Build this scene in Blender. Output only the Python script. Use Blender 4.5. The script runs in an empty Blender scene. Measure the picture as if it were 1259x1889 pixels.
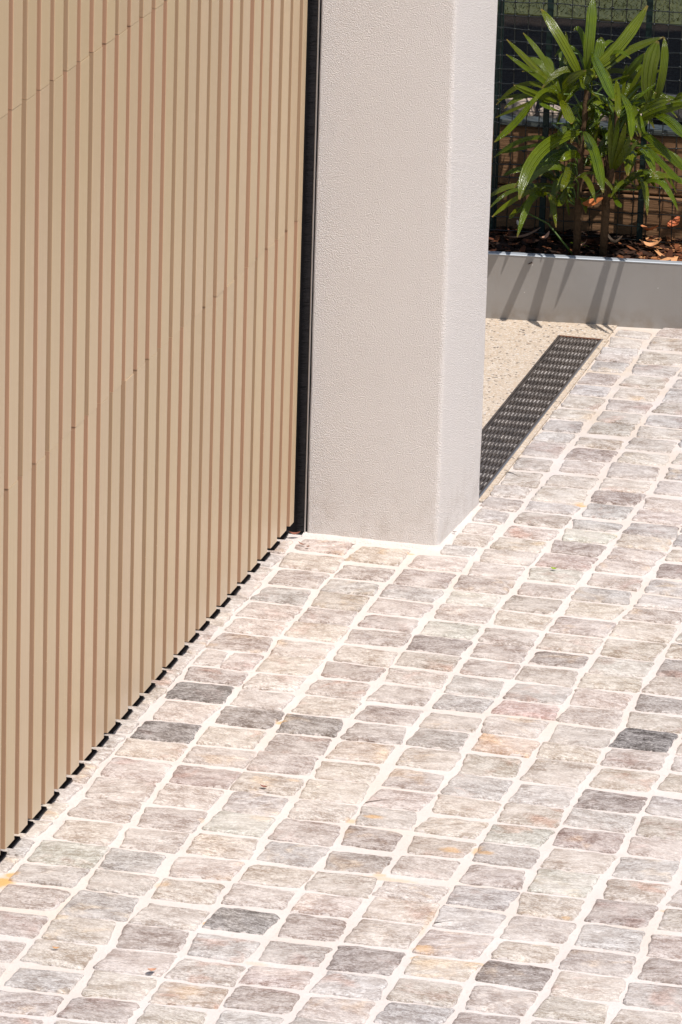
import bpy, bmesh, math, random
from mathutils import Vector, Matrix, noise
random.seed(7)
S = bpy.context.scene
COL = S.collection
R = math.radians

# ---------------------------------------------------------------- camera
cam = bpy.data.cameras.new('camera'); cam_o = bpy.data.objects.new('camera', cam); COL.objects.link(cam_o)
cam.sensor_fit = 'VERTICAL'; cam.sensor_height = 24.0
cam.lens = 24.0 * 9835.699 / 1889.0
cam.clip_start = 0.1; cam.clip_end = 400
cam_o.matrix_world = Matrix([[0.9703192, -0.0968983, 0.2215657, 1.9932959], [0.2402006, 0.2800781, -0.9294406, -9.1368516], [0.0280055, 0.9550743, 0.2950402, 2.95], [0.0, 0.0, 0.0, 1.0]])
S.camera = cam_o

# ---------------------------------------------------------------- sky and sun
SUN = Vector((0.37, -0.29, 0.88)).normalized()
w = bpy.data.worlds.new('World'); S.world = w; w.use_nodes = True
wn = w.node_tree.nodes; wl = w.node_tree.links
sky = wn.new('ShaderNodeTexSky'); sky.sky_type = 'NISHITA'; sky.sun_disc = False
sky.sun_elevation = math.asin(SUN.z); sky.sun_rotation = math.atan2(SUN.x, SUN.y)
sky.air_density = 1.0; sky.dust_density = 1.5; sky.ozone_density = 1.0
wl.new(sky.outputs[0], wn['Background'].inputs[0]); wn['Background'].inputs[1].default_value = 0.12
sun = bpy.data.lights.new('sun', 'SUN'); sun.energy = 5.0; sun.angle = R(0.5); sun.color = (1.0, 0.95, 0.92)
sun_o = bpy.data.objects.new('sun', sun); COL.objects.link(sun_o)
sun_o.rotation_euler = SUN.to_track_quat('Z', 'Y').to_euler()
vs = S.view_settings; vs.view_transform = 'Standard'; vs.look = 'None'; vs.exposure = 0.13; vs.gamma = 1.0; vs.use_curve_mapping = False

# ---------------------------------------------------------------- helpers
def link(o, parent=None):
    COL.objects.link(o)
    if parent is not None: o.parent = parent
    return o
def obj(name, me, mats=(), parent=None):
    for m in mats: me.materials.append(m)
    return link(bpy.data.objects.new(name, me), parent)
def tag(o, label=None, cat=None, group=None, kind=None):
    if label: o['label'] = label
    if cat: o['category'] = cat
    if group: o['group'] = group
    if kind: o['kind'] = kind
    return o
def empty(name, loc=(0, 0, 0)):
    o = bpy.data.objects.new(name, None); o.location = loc; o.empty_display_size = 0.1
    return link(o)
def mesh(name, verts, faces, smooth=False):
    me = bpy.data.meshes.new(name); me.from_pydata([tuple(v) for v in verts], [], faces); me.update()
    if smooth: me.polygons.foreach_set('use_smooth', [True] * len(me.polygons))
    return me
def box_me(name, x0, x1, y0, y1, z0, z1, bevel=0.0, seg=1):
    bm = bmesh.new(); bmesh.ops.create_cube(bm, size=1)
    for v in bm.verts:
        v.co = Vector((x0 + (v.co.x + .5) * (x1 - x0), y0 + (v.co.y + .5) * (y1 - y0), z0 + (v.co.z + .5) * (z1 - z0)))
    if bevel: bmesh.ops.bevel(bm, geom=bm.edges[:], offset=bevel, segments=seg, affect='EDGES', profile=.5)
    me = bpy.data.meshes.new(name); bm.to_mesh(me); bm.free(); return me
def tube(verts, faces, pts, rad, n=5):
    base = len(verts)
    for i, p in enumerate(pts):
        p = Vector(p)
        a = Vector(pts[max(i - 1, 0)]); b = Vector(pts[min(i + 1, len(pts) - 1)])
        t = (b - a).normalized(); u = t.cross(Vector((0.31, .9, .2))).normalized(); v = t.cross(u)
        r = rad[i] if isinstance(rad, (list, tuple)) else rad
        for k in range(n):
            an = 2 * math.pi * k / n
            verts.append(p + u * math.cos(an) * r + v * math.sin(an) * r)
    for i in range(len(pts) - 1):
        for k in range(n):
            faces.append((base + i * n + k, base + i * n + (k + 1) % n, base + (i + 1) * n + (k + 1) % n, base + (i + 1) * n + k))
    faces.append(tuple(base + k for k in range(n))[::-1]); faces.append(tuple(base + (len(pts) - 1) * n + k for k in range(n)))

class NT:
    """small wrapper for building node materials"""
    def __init__(s, name, rough=.6, metal=0, spec=.3):
        s.m = bpy.data.materials.new(name); s.m.use_nodes = True; s.t = s.m.node_tree; s.b = s.t.nodes['Principled BSDF']
        s.b.inputs['Roughness'].default_value = rough; s.b.inputs['Metallic'].default_value = metal
        s.b.inputs['Specular IOR Level'].default_value = spec
    def n(s, ty, **kw):
        o = s.t.nodes.new('ShaderNode' + ty)
        for k, v in kw.items(): setattr(o, k, v)
        return o
    def put(s, sock, v):
        if isinstance(v, bpy.types.NodeSocket): s.t.links.new(v, sock)
        elif v is not None:
            if sock.type == 'RGBA' and len(v) == 3: v = (*v, 1)
            sock.default_value = v
    def math(s, op, a, b=None, clamp=False):
        o = s.n('Math', operation=op, use_clamp=clamp); s.put(o.inputs[0], a); s.put(o.inputs[1], b); return o.outputs[0]
    def vmath(s, op, a, b=None):
        o = s.n('VectorMath', operation=op); s.put(o.inputs[0], a)
        if op == 'SCALE': s.put(o.inputs['Scale'], b)
        else: s.put(o.inputs[1], b)
        return o.outputs['Value' if op in ('LENGTH', 'DISTANCE') else 'Vector']
    def mix(s, f, a, b, mode='MIX'):
        o = s.n('Mix', data_type='RGBA', blend_type=mode); s.put(o.inputs[0], f); s.put(o.inputs[6], a); s.put(o.inputs[7], b); return o.outputs[2]
    def noise(s, vec, scale, detail=3, rough=.55, dist=0):
        o = s.n('TexNoise'); s.put(o.inputs['Vector'], vec); o.inputs['Scale'].default_value = scale
        o.inputs['Detail'].default_value = detail; o.inputs['Roughness'].default_value = rough; o.inputs['Distortion'].default_value = dist
        return o.outputs['Fac']
    def ramp(s, v, lo, hi):
        o = s.n('MapRange'); o.interpolation_type = 'SMOOTHSTEP'; s.put(o.inputs[0], v); o.inputs[1].default_value = lo; o.inputs[2].default_value = hi; return o.outputs[0]
    def scale(s, vec, sc):
        return s.vmath('MULTIPLY', vec, sc)
    def bump(s, h, dist, strength=1.0):
        o = s.n('Bump'); s.put(o.inputs['Height'], h); o.inputs['Distance'].default_value = dist; o.inputs['Strength'].default_value = strength
        s.t.links.new(o.outputs[0], s.b.inputs['Normal']); return o
    def color(s, v): s.put(s.b.inputs['Base Color'], v)
    def obco(s): return s.n('TexCoord').outputs['Object']
    def pos(s): return s.n('NewGeometry').outputs['Position']
    def rnd(s): return s.n('ObjectInfo').outputs['Random']
    def obcol(s): return s.n('ObjectInfo').outputs['Color']

def plain(name, col, rough=.6, metal=0, spec=.3, var=.25, nscale=60, bumpd=0):
    t = NT(name, rough, metal, spec); p = t.obco(); f = t.noise(p, nscale, 4)
    t.color(t.mix(f, [c * (1 - var) for c in col], [min(1, c * (1 + var)) for c in col]))
    if bumpd: t.bump(f, bumpd)
    return t.m

RUST = [(-0.2541, -1.8629, 0.0181, 0.0278, 1), (-0.2496, -1.8301, 0.0132, 0.014, 0.9), (-0.0179, -1.8027, 0.0132, 0.014, 0.45), (-0.0361, -1.5114, 0.0051, 0.0094, 0.3), (-0.0339, -1.022, 0.0108, 0.0084, 0.75), (0.2214, -1.419, 0.0189, 0.0095, 0.9), (0.1894, -1.4398, 0.0103, 0.0114, 0.5), (0.2869, -1.6551, 0.0117, 0.009, 0.5), (0.3071, -1.6679, 0.0501, 0.009, 0.35), (0.3703, -1.5246, 0.0186, 0.013, 0.75), (0.4079, -1.5073, 0.0093, 0.0185, 0.6), (0.4236, -1.5195, 0.0152, 0.0093, 0.75), (0.4214, -1.9393, 0.0177, 0.0151, 0.8), (0.4162, -1.9702, 0.0064, 0.0067, 0.6), (0.5094, -1.9647, 0.0161, 0.0067, 0.5), (0.4035, -1.8261, 0.0049, 0.0683, 0.25), (0.1974, 0.3509, 0.0123, 0.0096, 0.8), (0.0567, -1.2951, 0.0122, 0.0079, 0.5), (0.0837, -1.9298, 0.0032, 0.0068, 0.7), (0.5993, -1.7463, 0.0082, 0.0052, 0.6), (0.1321, -2.2046, 0.0275, 0.0221, 0.35), (0.1963, -2.0634, 0.02, 0.0098, 0.25), (0.1338, -2.2256, 0.0078, 0.0126, 0.3), (0.7343, -1.6674, 0.0083, 0.0053, 0.4), (-0.2733, -1.5586, 0.0119, 0.0075, 0.4), (-0.0408, -0.0487, 0.0089, 0.0051, 0.6), (-0.2505, -0.6762, 0.0187, 0.0091, 0.3), (0.0518, -1.4825, 0.0214, 0.0132, 0.3), (-0.0282, -0.9829, 0.0045, 0.0063, 0.4)]        # rust marks on the paving: x, y, radius x, radius y, strength
def rust(t, col, stainable=1.0):
    p = t.pos()
    nz = t.noise(p, 70, 4, .7)
    tot = None
    for (x, y, rx, ry, k) in RUST:
        d = t.vmath('LENGTH', t.vmath('MULTIPLY', t.vmath('SUBTRACT', p, (x, y, 0)), (1 / rx, 1 / ry, 0)))
        m = t.math('MULTIPLY', t.ramp(t.math('SUBTRACT', d, t.math('MULTIPLY', nz, 1.5)), .5, -.35), k * .9)
        tot = m if tot is None else t.math('MAXIMUM', tot, m)
    return t.mix(t.math('MULTIPLY', tot, stainable), col, (.62, .34, .10))

# ---------------------------------------------------------------- materials
MORT = (.595, .537, .49)
def mat_mortar():
    t = NT('cream_mortar', .9, 0, .2); p = t.pos()
    a = t.noise(p, 9, 4); b = t.noise(p, 130, 4, .7); c = t.noise(p, 3, 2)
    col = t.mix(t.ramp(a, .35, .7), (.585, .525, .478), (.615, .562, .52))
    col = t.mix(t.math('MULTIPLY', t.ramp(c, .5, .75), .45), col, (.58, .49, .39))
    col = t.mix(t.math('MULTIPLY', t.ramp(b, .52, .75), .40), col, (.46, .39, .33))
    sp = t.noise(p, 420, 2, .6)
    col = t.mix(t.math('MULTIPLY', t.ramp(sp, .70, .76), .5), col, (.22, .17, .13))
    # sandy grit washed up beside the drain and the planter
    sx = t.n('SeparateXYZ'); t.put(sx.inputs[0], p)
    far = t.math('MULTIPLY', t.ramp(sx.outputs[1], -.1, 1.2), t.ramp(t.noise(p, 6, 3), .3, .7))
    col = t.mix(t.math('MULTIPLY', far, .7), col, (.53, .43, .32))
    col = rust(t, col)
    t.color(col); t.bump(t.math('ADD', t.noise(p, 300, 3, .7), t.math('MULTIPLY', a, 1.5)), .0022); return t.m
def mat_cobble():
    t = NT('split_stone', .75, 0, .3)
    oi = t.n('ObjectInfo'); r = oi.outputs['Random']; base = oi.outputs['Color']
    p0 = t.obco(); off = t.n('CombineXYZ'); t.put(off.inputs[0], t.math('MULTIPLY', r, 37.)); t.put(off.inputs[1], t.math('MULTIPLY', r, 91.)); t.put(off.inputs[2], t.math('MULTIPLY', r, 17.))
    rt = t.n('VectorRotate', rotation_type='Z_AXIS'); t.put(rt.inputs['Vector'], p0)
    r2 = t.math('FRACT', t.math('MULTIPLY', r, 77.7)); t.put(rt.inputs['Angle'], t.math('MULTIPLY', t.math('SUBTRACT', r2, .5), .7))
    p = t.vmath('ADD', rt.outputs[0], off.outputs[0])
    # layered streaks, mottling and mineral speckle
    st = t.noise(t.scale(p, (28., 120., 60.)), 1.0, 5, .65, .6)
    mo = t.noise(t.scale(p, (1, 1.5, 1)), 34, 4, .6)
    gr = t.noise(t.scale(p, (.7, 1.4, 1)), 260, 4, .8)
    v = t.math('ADD', t.math('MULTIPLY', st, .22), t.math('ADD', t.math('MULTIPLY', mo, .48), t.math('MULTIPLY', gr, .82)))
    dark = t.mix(1, base, (.49, .425, .40), 'MULTIPLY'); lite = t.mix(.42, base, (.78, .74, .71))
    col = t.mix(t.ramp(v, .62, .92), dark, lite)
    # some stones carry a second tint over part of their face
    pt = t.ramp(t.noise(p, 14, 3, .6, .5), .52, .68)
    r3 = t.math('FRACT', t.math('MULTIPLY', r, 313.3))
    tint = t.n('ValToRGB'); t.put(tint.inputs[0], r3); tint.color_ramp.interpolation = 'CONSTANT'
    els = tint.color_ramp.elements; els[0].color = (.95, .84, .82, 1); els[1].position = .3; els[1].color = (.93, .93, .95, 1)
    for ps, cc in ((.5, (1.15, 1.02, .84, 1)), (.68, (1.0, .80, .73, 1)), (.84, (1.2, 1.18, 1.14, 1))):
        e = els.new(ps); e.color = cc
    col = t.mix(t.math('MULTIPLY', pt, .9), col, t.mix(1, col, tint.outputs[0], 'MULTIPLY'))
    dk = t.ramp(t.noise(t.scale(p, (.8, 1.5, 1)), 330, 3, .7), .54, .66)
    col = t.mix(t.math('MULTIPLY', dk, .34), col, t.mix(1, base, (.44, .37, .345), 'MULTIPLY'))
    # crevices
    cr = t.noise(t.scale(p, (22., 70., 40.)), 1.0, 6, .7, 1.2)
    crk = t.ramp(t.math('ABSOLUTE', t.math('SUBTRACT', cr, .5)), .022, .0)
    col = t.mix(t.math('MULTIPLY', crk, .45), col, (.10, .08, .08))
    # mortar haze left on edges and in hollows
    at = t.n('Attribute', attribute_name='edge'); e = at.outputs['Fac']
    hz = t.noise(p, 46, 5, .62); th = t.math('ADD', t.math('MULTIPLY', e, .20), .49)
    haze = t.ramp(t.math('SUBTRACT', hz, th), .0, .05)
    fl = t.ramp(t.noise(t.scale(p, (1, 2.0, 1)), 120, 5, .75), .585, .66)
    col = t.mix(t.math('MULTIPLY', fl, .6), col, (.74, .69, .65))
    film = t.math('MULTIPLY', t.ramp(t.noise(t.pos(), 9, 4), .38, .72), .48)
    bw = t.n('RGBToBW'); t.put(bw.inputs[0], base); film = t.math('MULTIPLY', film, t.ramp(bw.outputs[0], .02, .40))
    col = t.mix(film, col, (.66, .60, .54))
    col = t.mix(t.math('MULTIPLY', haze, .85), col, MORT)
    col = rust(t, col, .7)
    t.color(col)
    t.bump(t.math('ADD', t.math('ADD', st, t.math('MULTIPLY', gr, .5)), t.math('MULTIPLY', mo, .8)), .0038)
    return t.m
def mat_slat():
    t = NT('tan_composite', .36, 0, .85); p = t.obco(); r = t.rnd()
    q = t.vmath('ADD', t.scale(p, (1, 1, .012)), t.n('CombineXYZ').outputs[0])
    a = t.noise(t.scale(p, (300, 300, 3)), 1, 3, .6); b = t.noise(t.scale(p, (20, 20, .8)), 1, 3)
    col = t.mix(a, (.43, .312, .182), (.495, .367, .222)); col = t.mix(t.math('MULTIPLY', b, .35), col, (.395, .288, .17))
    d = t.ramp(t.noise(p, 260, 2, .6), .735, .77); sx = t.n('SeparateXYZ'); t.put(sx.inputs[0], t.pos())
    low = t.ramp(sx.outputs[2], .55, .05)
    col = t.mix(t.math('MULTIPLY', d, t.math('MULTIPLY', low, .45)), col, (.72, .64, .54))
    col = t.mix(t.math('MULTIPLY', t.math('MULTIPLY', t.ramp(sx.outputs[2], .12, .02), t.noise(t.pos(), 40, 4)), .35), col, (.62, .54, .46))
    col = t.mix(1, col, t.obcol(), 'MULTIPLY')
    t.color(col); t.bump(a, .0004); return t.m
def mat_slat_side():
    t = NT('slat_cut_edge', .8, 0, .15); p = t.obco(); r = t.rnd()
    a = t.noise(t.scale(p, (200, 200, 4)), 1, 4, .6); b = t.noise(t.scale(p, (8, 8, 1.3)), 1, 2)
    c1 = t.mix(t.ramp(r, .15, .85), (.37, .265, .16), (.45, .245, .155))
    col = t.mix(b, c1, (.43, .285, .175)); col = t.mix(t.math('MULTIPLY', a, .5), col, (.30, .19, .12))
    sp = t.ramp(t.noise(p, 330, 2, .6), .70, .735); sx = t.n('SeparateXYZ'); t.put(sx.inputs[0], t.pos())
    col = t.mix(t.math('MULTIPLY', sp, t.math('MULTIPLY', t.ramp(sx.outputs[2], .75, .0), .8)), col, (.66, .52, .38))
    t.color(col); t.bump(a, .0008); return t.m
def mat_render():
    t = NT('sprayed_render', .85, 0, .2); p = t.pos()
    # relief of the sprayed finish, warm grey
    a = t.noise(p, 470, 3, .6, .0); b = t.noise(p, 560, 2, .5); c = t.noise(p, 4, 3)
    col = t.mix(c, (.77, .712, .66), (.80, .745, .695))
    sx = t.n('SeparateXYZ'); t.put(sx.inputs[0], p)
    dirt = t.math('MULTIPLY', t.ramp(sx.outputs[2], .16, .0), t.ramp(t.noise(p, 26, 5, .7), .42, .72))
    col = t.mix(t.math('MULTIPLY', dirt, .28), col, (.40, .31, .23))
    sp = t.ramp(t.noise(p, 700, 1), .74, .78)
    col = t.mix(t.math('MULTIPLY', sp, .25), col, (.25, .2, .16))
    t.color(col); t.bump(t.math('ADD', t.ramp(a, .25, .8), t.math('MULTIPLY', b, .35)), .0023, 1.0); return t.m
def mat_steel():
    t = NT('grey_steel', .36, .45, .5); p = t.pos()
    a = t.noise(p, 6, 4, .6); b = t.noise(t.scale(p, (60, 60, 6)), 1, 4, .7)
    col = t.mix(a, (.25, .23, .205), (.33, .312, .29)); col = t.mix(t.math('MULTIPLY', t.ramp(b, .5, .8), .35), col, (.27, .24, .21))
    sx = t.n('SeparateXYZ'); t.put(sx.inputs[0], p)
    dz = t.math('MULTIPLY', t.ramp(sx.outputs[2], .05, .0), t.ramp(t.noise(p, 40, 4), .35, .7))
    col = t.mix(t.math('MULTIPLY', dz, .6), col, (.22, .18, .14))
    sp = t.ramp(t.noise(p, 110, 2), .76, .79); col = t.mix(t.math('MULTIPLY', sp, .7), col, (.7, .68, .65))
    t.color(col); t.put(t.b.inputs['Roughness'], t.math('ADD', .28, t.math('MULTIPLY', a, .25))); t.bump(a, .004, .3); return t.m
def mat_concrete():
    t = NT('exposed_aggregate', .85, 0, .25); p = t.pos()
    v = t.n('TexVoronoi'); t.put(v.inputs['Vector'], p); v.inputs['Scale'].default_value = 230
    sep = t.n('SeparateColor'); t.put(sep.inputs[0], v.outputs['Color'])
    col = t.mix(t.noise(p, 14, 4), (.41, .325, .235), (.49, .405, .31))
    col = t.mix(t.math('MULTIPLY', t.ramp(sep.outputs[0], .70, .74), .5), col, (.62, .56, .48))
    col = t.mix(t.math('MULTIPLY', t.ramp(sep.outputs[1], .86, .88), .35), col, (.44, .30, .19))
    col = t.mix(t.math('MULTIPLY', t.ramp(sep.outputs[2], .955, .965), .85), col, (.09, .075, .065))
    t.color(col); t.bump(v.outputs['Distance'], -.0015); return t.m
def mat_leaf():
    t = NT('glossy_palm_leaf', .21, 0, .65)
    uv = t.n('Attribute', attribute_name='across'); s = uv.outputs['Fac']
    p = t.obco(); a = t.noise(t.scale(p, (1, 1, 1)), 30, 3)
    col = t.mix(a, (.052, .080, .002), (.118, .156, .004))
    vein = t.ramp(t.math('ABSOLUTE', t.math('SINE', t.math('MULTIPLY', s, 34.))), .25, .0)
    col = t.mix(t.math('MULTIPLY', vein, .35), col, (.20, .22, .03))
    tip = t.n('Attribute', attribute_name='along').outputs['Fac']
    col = t.mix(t.math('MULTIPLY', t.ramp(tip, .93, 1.02), .8), col, (.30, .20, .07))
    col = t.mix(1, col, t.obcol(), 'MULTIPLY')
    t.color(col); t.b.inputs['Subsurface Weight'].default_value = 0
    t.bump(t.math('ADD', t.math('SINE', t.math('MULTIPLY', s, 44.)), t.math('MULTIPLY', t.noise(t.obco(), 14, 2), 3.)), .0007, .8)
    # thin leaf: part of the sunlight comes through
    tr = t.n('BsdfTranslucent'); t.put(tr.inputs[0], t.mix(1, col, (1.6, 1.5, .5), 'MULTIPLY'))
    mx = t.n('MixShader'); mx.inputs[0].default_value = .2
    out = t.t.nodes['Material Output']
    t.t.links.new(t.b.outputs[0], mx.inputs[1]); t.t.links.new(tr.outputs[0], mx.inputs[2]); t.t.links.new(mx.outputs[0], out.inputs[0])
    return t.m
def mat_wood():
    t = NT('weathered_sleeper', .8, 0, .2); p = t.pos()
    a = t.noise(t.scale(p, (6, 30, 90)), 1, 5, .65, .5); b = t.noise(p, 9, 3)
    col = t.mix(a, (.12, .058, .025), (.23, .128, .062)); col = t.mix(t.math('MULTIPLY', b, .4), col, (.15, .09, .05))
    t.color(col); t.bump(a, .003); return t.m
def mat_mulch():
    t = NT('dark_mulch', .95, 0, .1); p = t.pos(); a = t.noise(p, 40, 5, .7)
    t.color(t.mix(a, (.006, .0045, .0035), (.026, .018, .013))); t.bump(a, .02); return t.m
def mat_chip():
    t = NT('wood_chip', .8, 0, .2)
    r = t.n('Attribute', attribute_name='tone').outputs['Fac']
    rp = t.n('ValToRGB'); t.put(rp.inputs[0], r); e = rp.color_ramp.elements
    e[0].color = (.012, .007, .004, 1); e[1].color = (.50, .25, .11, 1)
    for ps, cc in ((.45, (.035, .015, .008, 1)), (.68, (.11, .035, .014, 1)), (.86, (.27, .10, .035, 1))):
        q = e.new(ps); q.color = cc
    t.color(rp.outputs[0]); return t.m
def mat_grass():
    t = NT('lawn_grass', .6, 0, .3); p = t.pos(); a = t.noise(p, 9, 4)
    t.color(t.mix(a, (.028, .032, .006), (.062, .064, .017))); return t.m

def grime_or_glint(name, c0, c1):
    t = NT(name, .42, 0, .45); p = t.pos(); a = t.noise(p, 22, 4, .7); b = t.noise(p, 160, 2, .6)
    t.color(t.mix(t.ramp(t.math('ADD', t.math('MULTIPLY', a, .6), t.math('MULTIPLY', b, .5)), .38, .72), c0, c1)); return t.m
M = dict(mortar=mat_mortar(), cobble=mat_cobble(), slat=mat_slat(), side=mat_slat_side(), render=mat_render(), steel=mat_steel(),
         concrete=mat_concrete(), leaf=mat_leaf(), wood=mat_wood(), mulch=mat_mulch(), chip=mat_chip(), grass=mat_grass(),
         black=plain('black_rubber_and_shade', (.008, .007, .008), .7, 0, .2), bristle=plain('black_bristle', (.010, .009, .011), .45, 0, .5),  # black also colours the painted shade under the gate
         alu=plain('brushed_aluminium', (.55, .53, .52), .35, .9, .5, .1), iron=grime_or_glint('black_grate_plastic', (.040, .032, .027), (.085, .068, .055)), glint=grime_or_glint('glint_grate_plastic', (.06, .05, .04), (.46, .42, .38)),
         rail=plain('galvanised_rail', (.06, .07, .064), .5, .2, .5, .25, 14), post=plain('green_painted_steel', (.006, .018, .015), .5, .2, .4, .5, 40),
         wire=plain('black_wire', (.010, .012, .010), .28, 0, .6), stem=plain('fibrous_stem', (.075, .045, .024), .9, 0, .1, .5, 130, .004),
         petiole=plain('green_petiole', (.06, .10, .015), .4, 0, .4), dead=plain('dry_leaf', (.42, .20, .09), .7, 0, .3, .35, 60),
         sandstone=plain('pale_rubble_stone', (.34, .27, .21), .9, 0, .2, .3, 40, .006), soilg=plain('bare_ground', (.30, .25, .19), .95, 0, .1, .25, 5),
         lip=plain('sky_lit_steel_lip', (.40, .43, .45), .4, .3, .5, .12, 30), fresh=plain('fresh_green_leaf', (.22, .32, .02), .5, 0, .3), iron_rust=plain('rusty_iron', (.13, .055, .03), .9, 0, .2, .5, 120))

# ---------------------------------------------------------------- ground, paving
def sheet(name, poly, z0, z1, m, parent=None):
    n = len(poly); v = [(x, y, z1) for x, y in poly] + [(x, y, z0) for x, y in poly]
    f = [tuple(range(n)), tuple(range(2 * n - 1, n - 1, -1))] + [(i, i + n, (i + 1) % n + n, (i + 1) % n) for i in range(n)]
    return obj(name, mesh(name, v, f), [m], parent)
g = sheet('ground', [(-150, -150), (150, -150), (150, 150), (-150, 150)], -.5, -.12, M['soilg']); tag(g, kind='structure')
PL = lambda x: 1.652 + .135 * x                     # front face of the planter in plan
paving = sheet('paving', [(-.9, -7.5), (3.2, -7.5), (3.2, PL(3.2) + .01), (.0125, PL(.0125) + .01), (.0125, .0), (-.9, .0)], -.11, -.0025, M['mortar'])
tag(paving, kind='structure')
bpy.context.view_layer.update()

TONE = {9: .63, 8: .58, 7: .52, 6: .43, 5: .335, 4: .225, 3: .14, 2: .055}
HUE = dict(n=(1.06, .97, .88), p=(1.10, .955, .865), t=(1.10, .985, .82), b=(1.0, .965, .925), g=(1.0, 1.02, .89), o=(1.12, .95, .76), r=(1.15, .90, .82), O=(1.3, .98, .74))
def cobble_geo(w, d, cx, cy, rng):
    """one split stone: uneven rounded outline, worn rim, slightly lumpy top"""
    w += .0010; d -= .0016; hw, hd = w / 2, d / 2; out = []
    sk = [rng.uniform(-.0045, .0045) for _ in range(8)]
    seed = Vector((rng.uniform(0, 99), rng.uniform(0, 99), 0))
    raw = []; arcs = []
    for (sx_, sy_, a0) in ((1, 1, 0), (-1, 1, 90), (-1, -1, 180), (1, -1, 270)):
        r_ = min(rng.choice([.002, .003, .004, .006, .010]), hw * .3); cx_, cy_ = sx_ * (hw - r_), sy_ * (hd - r_)
        arcs.append([(cx_ + r_ * math.cos(math.radians(a0 + 30 * k)), cy_ + r_ * math.sin(math.radians(a0 + 30 * k))) for k in range(4)])
    for i in range(4):
        e0, e1 = arcs[i][-1], arcs[(i + 1) % 4][0]; raw += arcs[i]
        raw += [(e0[0] + (e1[0] - e0[0]) * k / 7, e0[1] + (e1[1] - e0[1]) * k / 7) for k in range(1, 7)]
    N = len(raw)
    for (x, y) in raw:
        u, v = x / hw, y / hd
        x += (sk[0] * (1 - u) * (1 - v) + sk[1] * (1 + u) * (1 - v) + sk[2] * (1 - u) * (1 + v) + sk[3] * (1 + u) * (1 + v)) / 4 * 1.3
        y += (sk[4] * (1 - u) * (1 - v) + sk[5] * (1 + u) * (1 - v) + sk[6] * (1 - u) * (1 + v) + sk[7] * (1 + u) * (1 + v)) / 4 * 1.3
        q = seed + Vector((x, y, 0)) * 60; q2 = q * 3.7
        x += noise.noise(q) * .0034 + noise.noise(q2) * .0024; y += noise.noise(q + Vector((31, 7, 3))) * .0034 + noise.noise(q2 + Vector((5, 9, 3))) * .0021
        out.append((x, y))
    verts, edge = [], []
    for sc, z, e in ((1.03, -.012, 0), (1.0, -.0016, .1), (.975, .0005, .5), (.9, .0014, .9), (.5, .002, 1)):
        for (x, y) in out:
            zz = z + (noise.noise(seed + Vector((x * sc, y * sc, 0)) * 40) * .0013 if z > 0 else 0)
            verts.append((cx + x * sc, cy + y * sc, zz)); edge.append(e)
    verts.append((cx, cy, .002)); edge.append(1)
    faces = []
    for r_ in range(4):
        for i in range(N):
            faces.append((r_ * N + i, r_ * N + (i + 1) % N, (r_ + 1) * N + (i + 1) % N, (r_ + 1) * N + i))
    for i in range(N): faces.append((4 * N + i, 4 * N + (i + 1) % N, 5 * N))
    return verts, faces, edge
def tone_col(t, rng):
    b = TONE[int(t[0])] * rng.uniform(.93, 1.07); h = HUE[t[1]]
    if t[0] in '2345': h = (h[0] * 1.05, h[1] * .985, h[2] * .95)
    return tuple(min(.9, b * c * k_ * rng.uniform(.985, 1.015)) for c, k_ in zip(h, (1.0, .985, .935))) + (1,)
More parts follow.
